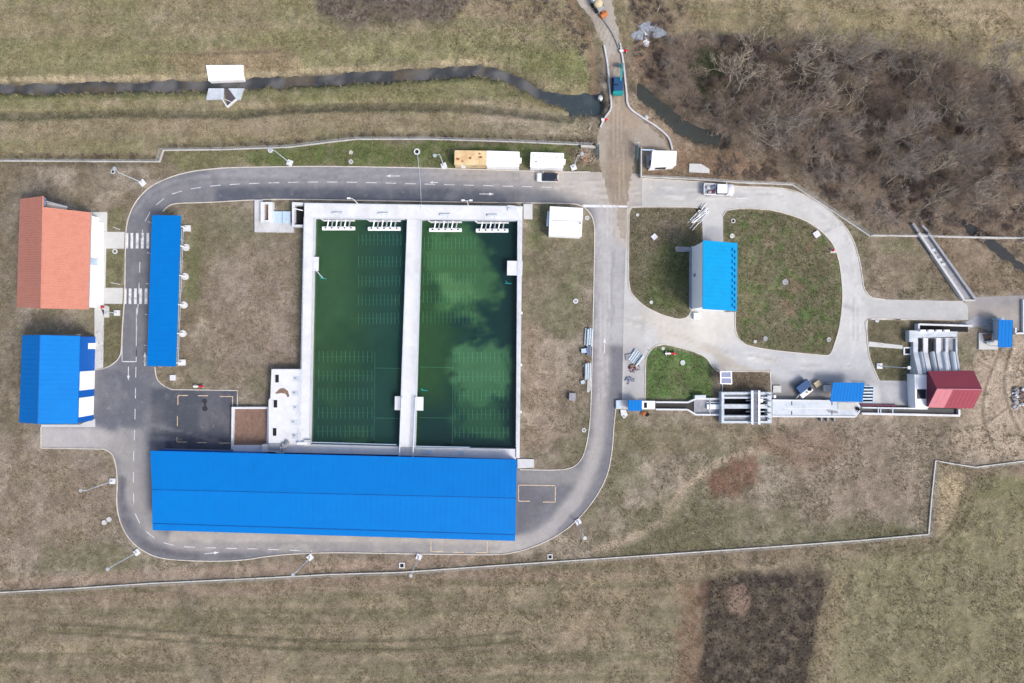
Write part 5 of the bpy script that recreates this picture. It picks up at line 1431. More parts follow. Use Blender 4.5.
def grit():
    t = thing('grit_chamber', 'open concrete grit chamber with dark parallel channels and a crossing footbridge', 'grit chamber', P(746,408))
    z = 2.0; m = MB()
    X0, X1, Y0, Y1 = 721.6, 771.6, 392.2, 423.2
    def W(x0, y0, x1, y1, dz=0): m.pp([(x0,y0),(x1,y0),(x1,y1),(x0,y1)], z+dz, 0)
    W(X0,Y0,X1,Y0+2.2); W(X0,Y1-2.2,X1,Y1); W(X0,Y0+2.2,X0+2.6,Y1-2.2,-.003); W(X1-4,Y0+2.2,X1,Y1-2.2,-.003)
    W(X0+2.6,396.8,X1-4,398.6,-.006); W(X0+2.6,404.4,X1-4,408.6,-.009); W(X0+2.6,415.6,X1-4,417.2,-.006); m.build('wall', M['concrete_blue'], t)
    m = MB(); m.pp([(X0+1,393),(X1-2,393),(X1-2,397.5),(X0+1,397.5)], z-.5, 0); m.pp([(X0+1,416.5),(X1-2,416.5),(X1-2,422),(X0+1,422)], z-.5, 0); m.build('side_channel', M['concrete_grey'], t)
    m = MB(); m.pp([(X0+1,398),(X1-2,398),(X1-2,405),(X0+1,405)], .25, 0); m.pp([(X0+1,408),(X1-2,408),(X1-2,416),(X0+1,416)], .25, 0); m.build('dark_water', M['dark'], t)
    m = MB(); m.pp([(752.8,390.5),(757.2,390.5),(757.2,424),(752.8,424)], z+.55, z+.45); br = m.build('footbridge', M['grating'], t)
    for x in (751.6,758.4):
        m = MB(); m.bar(P(x,390.4,z+.3), P(x,424.2,z+.3), .34, .4); m.build('bridge_beam', M['white_metal'], br)
        m = MB(); a = P(x,390.4,z+.7); b = P(x,424.2,z+.7); up = Vector((0,0,1.0)); m.tube(a+up,b+up,.04,None,5)
        for k in range(6): q = a+(b-a)*(k/5); m.tube(q,q+up,.035,None,5)
        m.build('handrail', M['rail'], br)
    m = MB(); m.pr(760,399,763,402.4,z+.3,z-.2); m.build('motor_box', M['white_metal'], t)
    for y in (400.5,411.5):
        m = MB(); m.tube(P(746,y,1.4), P(768,y,1.4), .12, None, 6); m.build('pipe', M['concrete_blue'], t)
    m = MB()
    for y in (395,401,407,413,419): m.tube(P(769.4,y,z), P(769.4,y,z+.9), .09, None, 6); m.tube(P(767.6,y,z+.5), P(771,y,z+.5), .09, None, 6)
    m.build('sluice_gate', M['teal_gate'], t)
    m = MB(); m.path([P(722.5,393,z+1), P(771,393,z+1)], .035, 5); m.path([P(722.5,422.6,z+1), P(771,422.6,z+1)], .035, 5); m.build('railing', M['rail'], t)
    m = MB(); m.pp([(774,395.4),(776,395.4),(776,398),(774,398)], 1.3, 0); m.build('control_box', M['white_metal'], t)
grit()
def covered():
    t = thing('covered_channel', 'wide pale covered channel slab right of the grit chamber', 'channel cover', P(815,408))
    m = MB(); m.pp([(772.4,400),(857.4,401.4),(860.4,406),(860,412),(856,417.2),(772.4,416.8)], 1.2, 0); m.build('slab', M['concrete_blue'], t)
    m = MB(); m.pp([(772.4,415.4),(856,415.8),(855,417.6),(772.4,417.2)], 1.35, 1.15); m.pp([(772.4,399.4),(832,400.2),(832,401.4),(772.4,400.8)], 1.35, 1.15); m.build('edge_wall', M['concrete_white'], t)
    m = MB(); m.pp([(838,402.2),(856,402.6),(858.4,406.5),(856,410),(838,409.6)], 1.27, 1.15); m.build('cover_plate', M['sidewalk'], t)
    for x in (791.4,831.6):
        for y0 in (401.4,411):
            m = MB(); m.pr(x,y0,x+.8,y0+3.8,1.23,1.15); m.build('joint', M['dark'], t)
    m = MB(); m.pp([(784,408),(828,408),(828,408.8),(784,408.8)], 1.215, 1.15); m.build('seam', M['concrete_white'], t)
    m = MB(); m.pp([(826,409),(838,411),(838,413.5),(828,412.4)], 1.21, 1.15); m.build('wet_patch', M['concrete_grey'], t)
    for x in (820,826.5,833): 
        m = MB(); a = P(x,418.4); m.box(a.x-.12,a.x+.12,a.y-.5,a.y+.2,0,.7); m.build('buttress', M['concrete_grey'], t)
    m = MB(); q = P(857,408.6,1.2); m.ring(q.x,q.y,1.15,1.6,.2,.35,12); q = P(858,410,1.2); m.tube((q.x-.4,q.y-.4,1.5),(q.x+.4,q.y+.3,1.5),.08,None,6); m.build('valve_wheel', M['dark'], t)
covered()
def narrow():
    t = thing('inlet_channel', 'narrow dark channel with white walls below the maroon roofed building', 'channel', P(905,410))
    z = .9; m = MB(); m.bar(P(860,407.2), P(925,408.4), .28, z); m.bar(P(860,413.2), P(957,415.2), .42, z-.003); m.bar(P(956.4,409), P(956.6,414.8), .42, z); m.build('channel_wall', M['concrete_white'], t)
    m = MB(); m.pp([(860,407),(956,408.6),(956,415),(860,413)], .2, 0); m.build('channel_water', plain('grey_channel_water', c(70,76,78), .2, .2, 1.), t)
    m = MB()
    for x in (878,880.5,892.5): m.bar(P(x,407,.85), P(x,413.4,.85), .16, .12)
    m.build('sluice', M['rail'], t)
    m = MB(); m.pp([(861,404.2),(897,405),(897,406.4),(861,405.8)], .5, 0); m.build('red_kerb', M['maroon'], t)
narrow()
def rack():
    t = thing('steel_rack', 'pale steel bar rack attached right of the shelter by the covered channel', 'rack', P(868,394))
    m = MB(); z = 1.6
    a, b, c_, d = P(862.5,386.4,z), P(873.6,386.4,z), P(873,402,z), P(862,402,z)
    for p, q in ((a,b),(b,c_),(c_,d),(d,a)): m.bar(p, q, .2, .15)
    m.build('frame', M['light_blue'], t)
    m = MB()
    for k in range(1, 5):
        p = a+(d-a)*(k/5); q = b+(c_-b)*(k/5); m.bar(p, q, .3, .1)
    m.build('bars', M['rail'], t)
    m = MB(); m.pp([(863,387),(873,387),(872.6,401.6),(862.6,401.6)], .5, 0); m.build('pit', M['dark'], t)
    for p in (a,b,c_,d):
        m = MB(); m.tube((p.x,p.y,0),p,.06,None,6); m.build('leg', M['rail'], t)
rack()
def solar():
    b = P(725.4,384); t = thing('panel_frame', 'white framed twin panel on posts above the grit chamber', 'solar panel', b)
    z = 2.8; a, bb, c_, d = P(720.6,371.6,z), P(731.2,371.6,z), P(731.6,383.8,z-.5), P(720.8,383.6,z-.5)
    m = MB(); m.slab(d, c_, bb, a, .06); m.build('panel', M['solar'], t)
    m = MB(); up = Vector((0,0,-.02))
    mid1 = (a+d)/2; mid2 = (bb+c_)/2
    for p, q in ((a,bb),(bb,c_),(c_,d),(d,a),(mid1,mid2)): m.bar(p+up, q+up, .2, .08)
    m.build('frame', M['white_metal'], t)
    for p in (a,bb,c_,d):
        m = MB(); m.tube((p.x*.997,p.y,0),(p.x*.997,p.y,p.z-.05),.05,None,6); m.build('post', M['white_metal'], t)
    m = MB(); m.bar(P(722.5,384,.1), P(722,394,.1), .12, .1); m.build('cable_duct', M['rail'], t)
solar()

def screws():
    t = thing('screw_pump_station', 'maroon roofed pump station with four sloping pale screw troughs', 'pump station', P(940,370))
    z0, z1 = .9, 2.9
    def strip(x0, x1, x2, x3, name, mat, zb=0.0, dz=0.0):
        """x0..x1 on the flat part, rising to x2..x3 at the building"""
        a0, b0 = P(x0,338,z0+dz), P(x1,338,z0+dz); a1, b1 = P(x0,352.5,z0+dz), P(x1,352.5,z0+dz)
        a2 = Vector((a1.x,0,0)); 
        q2, r2 = P(x2,374,z1+dz), P(x3,374,z1+dz)
        m = MB(); vs = [a0,b0,a1,b1,q2,r2]; lo = [Vector((p.x,p.y,zb)) for p in vs]
        m.add(vs+lo, [(0,2,3,1),(2,4,5,3),(0,6,8,2),(2,8,10,4),(1,3,9,7),(3,5,11,9),(0,1,7,6),(4,10,11,5)])
        return m.build(name, mat, t)
    k = 4.3
    strip(913.4,918,918.2,922.8,'trough_wall',M['concrete_blue']); strip(923.4,928,927.9,932.4,'trough_wall',M['concrete_white'])
    strip(936.2,941,940.3,945,'trough_wall',M['concrete_white']); strip(945.6,948.4,949.4,952,'trough_wall',M['concrete_blue']); strip(955.8,957.4,959.2,961,'trough_wall',M['concrete_blue'])
    for i, (x0, x1, x2, x3, d) in enumerate(((918,923.4,922.3,927.5,-1.0),(928,936.2,932,940,-1.0),(941,945.6,944.8,949.2,-.45),(948.4,955.8,951.8,959,-.45))):
        tr = strip(x0,x1,x2,x3,'trough',M['concrete_grey'],-.2,d)
        if d == -1.0: tr.data.materials[0] = plain('wet_trough', c(120,132,146), .6, .12, 1.)
        p0, p1 = P((x0+x1)/2,341,z0+d+.35), P((x2+x3)/2-.3,374,z1+d+.35)
        m = MB(); mid = P((x0+x1)/2,352.5,z0+d+.35); m.tube(mid, p1, .12, None, 8)
        n = 60
        for q in range(n):
            f = q/n; p = mid+(p1-mid)*f; u = f*40; r = .38
            pa = p+Vector((r*math.cos(u),0,r*math.sin(u))); f2 = (q+1)/n; p2 = mid+(p1-mid)*f2; u2 = f2*40; pb = p2+Vector((r*math.cos(u2),0,r*math.sin(u2)))
            m.add([p,pa,pb,p2],[(0,1,2,3)])
        m = MB(); m.tube(mid, p1, .5, None, 12); m.build('screw_tube', M['concrete_blue'], t)
    for x0, x1 in ((918,921),(928,931.5)):
        m = MB(); m.pr(x0,338.2,x1,350,z0-.3,-.1); m.build('opening', M['dark'], t)
    m = MB(); m.pp([(914.5,374.4),(928.6,374.4),(928.6,408),(915.6,408)], 2.6, 0); m.build('deck', M['white_wall'], t)
    m = MB(); m.pr(917,389.2,926,398.8,2.63,2.5); m.build('hatch', M['glass'], t)
    m = MB(); m.pr(916.5,374.6,928,389,2.7,2.6); m.build('deck_plate', M['white_metal'], t)
    ze, zr = 3.3, 6.1
    NWe, NEe, SWe, SEe = P(928,371,ze), P(973.6,370.6,ze), P(928,407.4,ze), P(973,408.6,ze)
    RW, RE = P(937,389,zr), P(982.4,389.4,zr)
    roof_part('roof', NEe, NWe, RW, RE, .12, M['red_roof'], t, .8)
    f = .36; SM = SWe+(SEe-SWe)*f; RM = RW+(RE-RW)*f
    roof_part('roof', SM, SEe, RE, RM, .12, M['red_roof'], t, .8); roof_part('pale_roof_sheet', SWe, SM, RM, RW, .12, M['red_pale'], t, .8)  # paler pink sheets on the west part of the south slope
    m = MB(); m.tube(RW+Vector((0,0,.03)), RE+Vector((0,0,.03)), .12, None, 6); m.build('ridge_cap', M['red_pale'], t)
    m = MB(); e = Vector((.08,0,0))
    pw = [NWe+e, SWe+e, RW+e]; lo = [Vector((pw[0].x,pw[0].y-.1,0)), Vector((pw[1].x,pw[1].y+.1,0))]
    xE = SEe.x-.1
    a0, a1, a2 = Vector((NWe.x+.1,NWe.y-.1,ze-.13)), Vector((RW.x+.1 if False else NWe.x+.1,RW.y,zr-.3)), Vector((NWe.x+.1,SWe.y+.1,ze-.13))
    # west gable reaches the sloping verge of the roof
    vs = [a0,a2,Vector((RW.x+.05,RW.y,zr-.14)),Vector((xE,NEe.y-.1,ze-.13)),Vector((xE,SEe.y+.1,ze-.13)),Vector((RE.x-.1,RE.y,zr-.14)),
          Vector((a0.x,a0.y,0)),Vector((a2.x,a2.y,0)),Vector((xE,NEe.y-.1,0)),Vector((xE,SEe.y+.1,0))]
    m.add(vs, [(0,1,2),(3,5,4),(6,7,1,0),(8,3,4,9),(6,0,3,8),(7,9,4,1)]); m.build('wall', M['maroon'], t)
    # upper channel and walkway at the north end
    m = MB(); z = 1.3
    m.bar(P(915.5,324.4,0), P(968,326,0), .34, z); m.bar(P(915.2,324,0), P(915.2,331,0), .34, z-.003); m.build('channel_wall', M['concrete_white'], t)
    m = MB(); m.pp([(916,325),(968,326),(968,332),(916,331)], .2, 0); m.build('channel_water', M['dark'], t)
    m = MB(); m.pp([(909.4,330.4),(957,331.6),(957,336.6),(914,337.6),(914,342),(909.4,342)], 1.4, 0); m.build('walkway', M['concrete_blue'], t)
    m = MB()
    for x in (922,930,938,946):
        q = P(x,330.8,1.5); m.box(q.x-.5,q.x+.5,q.y-.2,q.y+.2,1.3,1.9)
    m.build('sluice_drive', M['white_metal'], t)
    m = MB(); m.path([P(957,331,2.4), P(957,340,2.4), P(957.4,352,2.4)], .05, 6); m.path([P(957,352,.9), P(957,352,2.4)], .05, 6); m.path([P(912,337.8,2.4), P(957,338,2.4)], .035, 6); m.build('railing', M['rail'], t)
screws()
def intake():
    t = thing('intake_structure', 'concrete intake slab and frame left of the upright blue shelter', 'intake', P(985,335))
    m = MB(); m.pp([(979,333),(998,333),(998,349.5),(979,349.5)], .35, -.1); m.build('slab', M['sidewalk'], t)
    m = MB(); m.pp([(982.4,334),(992,333),(992,340),(985,342)], .38, .3); m.build('earth_fill', M['brown_bed'], t)
    m = MB(); m.bar(P(994,319,0), P(994,340.5,0), .5, 1.6); m.bar(P(991.5,319,0), P(998,319,0), .4, 1.7); m.build('gate_frame', M['light_blue'], t)
    m = MB(); m.tube(P(986,342.5,.7), P(993,341.5,.7), .35, None, 10); m.build('screen_drum', M['steel'], t)
    m = MB(); m.bar(P(1013,328,0), P(1013,333.2,0), .3, .8); m.bar(P(1013,333.4,0), P(1021.5,333.4,0), .35, .8); m.bar(P(1021.6,300,0), P(1021.6,333,0), .3, .6); m.build('side_wall', M['concrete_white'], t)
    m = MB(); m.pp([(955,325),(968,321),(976,316),(991,319),(991,324),(976,326),(957,333)], .06, -.1); m.build('apron', M['concrete_grey'], t)
intake()
def culvert():
    t = thing('feed_channel', 'straight diagonal concrete channel running from the thicket down to the service road', 'channel', P(945,265))
    A0, A1 = (916.5,233.5), (961,299.5); B0, B1 = (927,233.5), (973.5,299.5)
    m = MB(); m.bar(P(*A0), P(*A1), .45, .9); m.build('channel_wall', M['concrete'], t)
    m = MB(); m.bar(P(B0[0]-1.2,B0[1]), P(B1[0]-1.2,B1[1]), .35, .9); m.build('channel_wall', M['concrete_grey'], t)
    m = MB(); m.bar(P(B0[0]+1.4,B0[1]+2), P(B1[0]+.8,B1[1]), .25, .7); m.build('outer_wall', M['concrete_grey'], t)
    m = MB(); m.pp([A0,B0,B1,A1], .25, -.1); m.build('channel_floor', M['concrete_grey'], t)
    m = MB(); m.bar(P(926.5,244,.25), P(967,300,.25), .6, .06); m.build('sediment', M['stone'], t)
    m = MB(); m.bar(P(919,237,.25), P(931,254.5,.25), .55, .12); m.build('wet_strip', plain('wet_strip', c(84,86,92), .4, .2, 1.), t)
    for k in range(4):
        p = P(931.5+k*3.3, 250.5+k*4.8); m = MB(); m.box(p.x-.4,p.x+.3,p.y-.25,p.y+.25,.2,.75); m.build('block', M['concrete_blue'] if k != 1 else M['stone'], t)
    m = MB(); m.bar(P(919.5,226,-.2), P(926.8,233,-.2), .4, .9); m.bar(P(910.5,224,-.2), P(916.3,232.5,-.2), .5, .9); m.build('wing_wall', M['concrete_grey'], t)
    m = MB(); m.bar(P(961,300.2), P(973.5,300.4), .3, .55); m.build('end_sill', M['sidewalk'], t)
culvert()

# ------------------------------------------------------------------ vehicles
def wheel(mb_t, x, y, r, w, parent):
    m = MB(); m.tube((x,y-w/2,r),(x,y+w/2,r),r,None,18); wh = m.build('wheel', M['rubber'], parent)
    m = MB(); s = 1 if y > 0 else -1; m.tube((x,y+s*(w/2-.01),r),(x,y+s*(w/2+.02),r),r*.6,None,12); m.build('rim', M['steel'], wh)
def loft(mb, secs, cap=True):
    n = len(secs[0]); b = len(mb.v); vs = [p for s in secs for p in s]; fs = []
    for i in range(len(secs)-1):
        for j in range(n): fs.append((i*n+j, i*n+(j+1) % n, (i+1)*n+(j+1) % n, (i+1)*n+j))
    if cap: fs += [tuple(range(n))[::-1], tuple((len(secs)-1)*n+j for j in range(n))]
    mb.add(vs, fs)
def rrect(hx, hy, r, z, cx=0, n=4):
    out = []
    for sx, sy, a0 in ((1,1,0),(-1,1,90),(-1,-1,180),(1,-1,270)):
        for k in range(n+1):
            a = math.radians(a0+90*k/n); out.append((cx+sx*(hx-r)+r*math.cos(a), sy*(hy-r)+r*math.sin(a), z))
    return out
def car():
    t = thing('parked_car', 'small white car with a black roof parked beside the lone white container', 'car', (0,0,0))
    m = MB(); loft(m, [rrect(2.0,.84,.35,.22), rrect(2.14,.9,.42,.45), rrect(2.14,.9,.45,.72), rrect(2.02,.82,.5,.92)]); m.build('body', M['car_white'], t, True)
    m = MB(); loft(m, [rrect(1.6,.84,.3,.9,-.42), rrect(1.3,.74,.28,1.36,-.42)]); g = m.build('window_band', M['glass'], t)
    m = MB(); loft(m, [rrect(1.3,.74,.28,1.362,-.42), rrect(1.2,.66,.28,1.43,-.42)]); m.build('roof', M['car_black'], t)
    m = MB(); m.box(1.2,1.9,-.6,.6,.9,.94); m.build('bonnet', M['car_white'], t)
    for x in (-1.35,1.3):
        for y in (-.78,.78): wheel(None, x, y, .32, .22, t)
    for s in (-1,1):
        m = MB(); m.box(1.9,2.1,s*.66-.16,s*.66+.16,.62,.8); m.build('headlight', M['lens'], t)
        m = MB(); m.box(-2.12,-1.95,s*.66-.14,s*.66+.14,.66,.86); m.build('tail_light', M['red'], t)
        m = MB(); m.box(.72,.92,s*.98-.1,s*.98+.1,.92,1.06); m.build('mirror', M['car_white'], t)
    t.location = P(547.2,178.2,0)+Vector((0,0,.02)); t.rotation_euler = (0,0,math.pi-.02)
car()
def pickup():
    t = thing('pickup_truck', 'white double cab pickup with a loaded open bed on the loop road', 'pickup', (0,0,0))
    m = MB(); loft(m, [rrect(2.85,.98,.3,.35), rrect(2.95,1.05,.35,.6), rrect(2.95,1.05,.38,.9)]); m.build('body', M['car_white'], t, True)
    m = MB(); loft(m, [rrect(.72,.98,.35,.902,2.18), rrect(.62,.9,.35,1.12,2.1)]); m.build('bonnet', M['car_white'], t, True)
    m = MB(); loft(m, [rrect(1.2,.96,.25,.902,.55), rrect(1.0,.86,.22,1.68,.42)]); m.build('window_band', M['glass'], t)
    m = MB(); loft(m, [rrect(1.0,.88,.22,1.684,.40), rrect(.93,.82,.22,1.78,.40)]); m.build('roof', M['car_white'], t)
    m = MB()
    m.box(-2.9,-.72,.92,1.03,.9,1.25); m.box(-2.9,-.72,-1.03,-.92,.9,1.25); m.box(-2.95,-2.86,-.91,.91,.9,1.25); m.box(-.8,-.72,-.91,.91,.9,1.3); m.build('bed_side', M['car_white'], t)
    m = MB(); m.box(-2.85,-.82,-.9,.9,.85,.93); m.build('bed_floor', M['concrete_grey'], t)
    for x in (-1.9,1.95):
        for y in (-.92,.92): wheel(None, x, y, .4, .26, t)
    for s in (-1,1):
        m = MB(); m.box(2.8,2.97,s*.75-.18,s*.75+.18,.7,.9); m.build('headlight', M['lens'], t)
        m = MB(); m.box(-2.98,-2.9,s*.9-.09,s*.9+.09,.7,1.1); m.build('tail_light', M['red'], t)
        m = MB(); m.box(1.35,1.5,s*1.14-.12,s*1.14+.12,1.0,1.2); m.build('mirror', M['car_white'], t)
    t.location = P(717.4,190.6,0)+Vector((0,0,.03)); t.rotation_euler = (0,0,-.02); t.scale = (1.03,1.05,1.05)
    W = P(717.4,190.6); rr = random.Random(5)
    for k, (dx, dy, mat, lab) in enumerate(((-1.3,-.45,'maroon','dark red tool crate near the lower side of the pickup bed'),(-2.2,.3,'concrete','pale sack at the rear of the pickup bed'),(-1.2,.45,'solar','blue-grey bundle behind the pickup cab'),(-1.9,-.55,'stone','grey sack at the rear lower corner of the pickup bed'))):
        m = MB(); m.blob((W.x+dx,W.y+dy,1.22),.42,.3,.26,k+3,10,6,.2); tag(m.build('cargo_bundle', M[mat]), lab, 'cargo', 'cargo in the pickup bed')
pickup()
def excavator():
    b = P(617,87); t = thing('excavator', 'blue and teal tracked excavator with its arm raised on the dirt road', 'excavator', b)
    z = .03
    for s in (-1,1):
        m = MB(); x = b.x+s*.85
        prof = [(-1.5,.1),(1.5,.1),(1.75,.35),(1.5,.65),(-1.5,.65),(-1.75,.35)]
        vs = [(x-.22,b.y+u,v+z) for u, v in prof]+[(x+.22,b.y+u,v+z) for u, v in prof]
        m.add(vs, [tuple(range(6)),tuple(range(11,5,-1))]+[(i,6+i,6+(i+1)%6,(i+1)%6) for i in range(6)]); m.build('track', M['rubber'], t)
    m = MB(); loft(m, [[(b.x+p[1],b.y+p[0]-.2,p[2]) for p in rrect(1.35,1.0,.4,.75)], [(b.x+p[1],b.y+p[0]-.2,p[2]) for p in rrect(1.35,1.0,.4,1.5)], [(b.x+p[1],b.y+p[0]-.2,p[2]) for p in rrect(1.1,.8,.3,1.7)]]); m.build('upper_body', M['blue_machine'], t)
    m = MB(); m.box(b.x-.95,b.x-.1,b.y-.3,b.y+1.0,1.5,2.6); cb = m.build('cab', M['glass'], t)
    m = MB(); m.box(b.x-.98,b.x-.07,b.y-.33,b.y+1.03,2.602,2.68); m.build('cab_roof', M['blue_machine'], cb)
    m = MB(); loft(m, [[(b.x+p[1],b.y+p[0]-1.75,p[2]) for p in rrect(.35,1.05,.3,.8)], [(b.x+p[1],b.y+p[0]-1.75,p[2]) for p in rrect(.35,1.05,.3,1.75)]]); m.build('counterweight', M['teal'], t)
    m = MB(); m.bar((b.x+.45,b.y+.6,1.4),(b.x+.5,b.y+2.4,2.9),.36,.4); m.build('boom', M['teal'], t)
    m = MB(); m.bar((b.x+.5,b.y+2.3,2.95),(b.x+.55,b.y+3.9,1.2),.28,.32); m.build('stick', M['teal'], t)
    m = MB(); m.tube((b.x-.05,b.y+3.9,1.0),(b.x+1.1,b.y+3.9,1.0),.42,.42,10); m.build('bucket', M['teal_gate'], t)
    m = MB(); m.tube((b.x+.45,b.y+.9,1.6),(b.x+.47,b.y+1.9,2.3),.09,None,6); m.build('ram', M['steel'], t)
excavator()
def roller():
    b = P(598.5,9); t = thing('road_roller', 'beige and orange construction machine standing at the top of the dirt road', 'construction machine', b)
    d = Vector((.55,-.8,0)).normalized(); n = Vector((-d.y,d.x,0))
    def w(a, s, z): return b+d*a+n*s+Vector((0,0,z))
    m = MB(); m.bar(w(-1.0,0,.6), w(.9,0,.6), 1.4, .75); m.build('chassis', M['concrete_grey'], t)
    m = MB(); q = w(-.5,0,1.6); m.blob(q,.95,.95,.65,2,14,8,.03); m.build('drum', M['beige'], t, True)
    m = MB(); m.tube(w(1.7,-.7,.5), w(1.7,.7,.5), .5, None, 14); m.build('front_roller', M['orange'], t)
    m = MB(); m.bar(w(.9,0,.5), w(1.7,0,.7), .3, .3); m.build('yoke', M['orange'], t)
    for s in (-1,1):
        for a in (-1.1,.2):
            m = MB(); m.tube(w(a,s*.65,.5), w(a,s*.95,.5), .5, None, 14); m.build('wheel', M['rubber'], t)
    m = MB(); m.bar(w(-1.9,0,.7), w(-1.2,0,.7), 1.3, 1.2); m.build('cab', M['car_white'], t)
    m = MB(); m.bar(w(-1.95,0,1.3), w(-1.9,0,1.3), 1.1, .5); m.build('window', M['glass'], t)
roller()
def compressor():
    b = P(803.5,388.6); t = thing('site_trailer', 'blue and white machine trailer parked askew left of the shelter', 'trailer', b)
    a = math.radians(38); d = Vector((math.cos(a),math.sin(a),0)); n = Vector((-d.y,d.x,0))
    def w(u, s, z): return b+d*u+n*s+Vector((0,0,z))
    m = MB(); m.bar(w(-1.5,.75,.5), w(1.3,.75,.5), 1.5, 1.1); m.build('tank_body', M['blue_machine'], t)
    m = MB(); m.bar(w(-1.7,-.55,.5), w(.9,-.55,.5), .9, .9); m.build('side_bed', M['white_metal'], t)
    m = MB(); m.bar(w(-1.4,-.05,1.0), w(.7,-.05,1.0), .35, .45); m.build('blue_cover', M['light_blue'], t)
    for s in (-1.1,1.3):
        for u in (-.8,.6):
            m = MB(); m.tube(w(u,s-.12,.4), w(u,s+.12,.4), .4, None, 14); m.build('wheel', M['rubber'], t)
    m = MB(); m.tube(w(-1.7,-.3,.6), w(-2.6,-.5,.5), .08, None, 6); m.build('tow_bar', M['white_metal'], t)
    m = MB(); m.blob(w(.5,-.35,1.4),.45,.4,.35,4); m.build('engine', M['dark'], t); m = MB(); m.blob(w(-.3,-.6,1.4),.35,.25,.2,9); m.build('toolbox', M['beige'], t)
compressor()
def crate(x, y, s, rot, mat, name, label, cat, h=.8, grp=None):
    b = P(x, y); t = thing(name, label, cat, b, grp); c_, s_ = math.cos(rot), math.sin(rot)
    m = MB(); q = [(b.x+s*(u*c_-v*s_), b.y+s*(u*s_+v*c_)) for u, v in ((-1,-.8),(1,-.8),(1,.8),(-1,.8))]
    m.prism(q, .08, h); m.build('box', M[mat], t)
    m = MB()
    for f in (-.7,0,.7):
        m.bar((b.x+s*(-1*c_-f*s_), b.y+s*(-1*s_+f*c_), h), (b.x+s*(c_-f*s_), b.y+s*(s_+f*c_), h), s*.3, .04)
    m.build('slats', M[mat], t)
crate(816,383.6,.62,.6,'beige','crate','beige crate right of the blue and white trailer','crate'); crate(825.8,388,.75,0,'sidewalk','crate','pale crate against the left edge of the shelter','crate')
crate(776.5,389,.8,0,'sidewalk','crate','pale square slab stack on the concrete right of the brown plot','crate',.35)
def stack(name, label, cat, x, y, n, L, rot, mat, r=.12, grp=None, rows=3):
    b = P(x, y); t = thing(name, label, cat, b, grp); c_, s_ = math.cos(rot), math.sin(rot)
    for k in range(n):
        i = k % rows; j = k//rows; off = (i-(rows-1)/2)*r*2.1; z = r+j*r*1.9+.02
        m = MB(); sh = random.Random(k+int(x)).uniform(-.15,.15)
        p = Vector((b.x-s_*off+c_*sh, b.y+c_*off+s_*sh, z)); d = Vector((c_,s_,0))*L/2; m.tube(p-d, p+d, r, None, 10); m.build('pipe', M[mat], t)
    return t
stack('pipe_stack', 'stack of pale blue pipes beside the road, upper of the kerbside stacks', 'pipes', 588.4,337,7,3.4,1.5,'pipe_blue',.2,'pipe stacks on the kerb',4)
stack('pipe_stack', 'stack of pale blue pipes beside the road below the rusty heap', 'pipes', 587.6,371,6,3.2,1.55,'pipe_blue',.2,'pipe stacks on the kerb',3)
stack('pipe_stack', 'long thin pale pipes lying at the lower end of the kerbside stacks', 'pipes', 588.8,385,3,2.6,1.5,'sidewalk',.12,'pipe stacks on the kerb')
stack('pipe_stack', 'dark grey pipes beside the road between the two pale blue stacks', 'pipes', 588.4,350,4,1.8,1.57,'solar',.2,'pipe stacks on the kerb',2)
crate(583.6,350.7,.5,.1,'light_blue','crate','pale crate on the grass left of the kerbside pipes','crate',.6); crate(582.6,382,.4,.3,'pipe_blue','crate','small blue crate left of the lower kerbside pipes','crate',.4)
crate(572,396.5,.75,1.5,'concrete_grey','crate','grey crate standing alone on the dry grass right of the basin','crate',.9)
def heap(name, label, cat, x, y, r, n, mats, seed, h=.3, grp=None):
    b = P(x, y); rr = random.Random(seed); t = thing(name, label, cat, b, grp)
    for mt in sorted(set(mats)):
        for k in range(min(n, 16)):
            m = MB(); u = rr.uniform(0,6.28); q = r*math.sqrt(rr.random()); s = rr.uniform(.14,.4)*(r**.5)
            m.blob((b.x+q*math.cos(u), b.y+q*math.sin(u), s*.4+h*(1-q/r)), s, s*rr.uniform(.6,1), s*.6, seed*50+k, 7, 5, .3)
            m.build('lump', M[mt], t)
heap('scrap_heap', 'rusty brown scrap heap between the kerbside pipe stacks', 'scrap', 586.5,364,.7,8,['rust','stone'],3)
heap('rubble_heap', 'heap of dark and white rubble at the right edge below the blue shelter', 'rubble', 1022,398,2.4,34,['stone','concrete_white','twig_dark'],7,.5)
stack('board_stack', 'stack of pale blue boards beside the east road above the debris', 'boards', 635.5,357.5,6,2.6,.95,'pipe_blue',.22,None,5)
heap('scrap_heap', 'brown scrap heap on the concrete strip beside the bright green lawn', 'scrap', 634,368.5,1.0,9,['wood','stone','maroon'],11)
heap('scrap_heap', 'dark grey scrap heap, lowest on the concrete strip by the lawn', 'scrap', 629.5,380.5,.9,9,['concrete_grey','solar'],12)
crate(629,357,.7,.2,'concrete_grey','pallet','grey pallet left of the pale blue boards','pallet',.3)
heap('brush_heap', 'heap of pulled brown brush beside the gate end of the north verge', 'brush', 584,157,1.6,10,['wood','twig_brown'],21,.4)
m = MB(); rr = random.Random(4); b = P(584,157)
for k in range(160):
    u = rr.uniform(0,6.28); q = rr.uniform(0,2.2); a = Vector((b.x+q*math.cos(u), b.y+q*math.sin(u), rr.uniform(.1,.7))); d = Vector((rr.uniform(-1,1)+.6, rr.uniform(-1,1)+.8, rr.uniform(-.1,.25))); m.tube(a, a+d, .03, .01, 3, False)
tag(m.build('cut_branches', M['bark_pale']), 'loose cut branches strewn over the brush heap by the gate', 'branches')
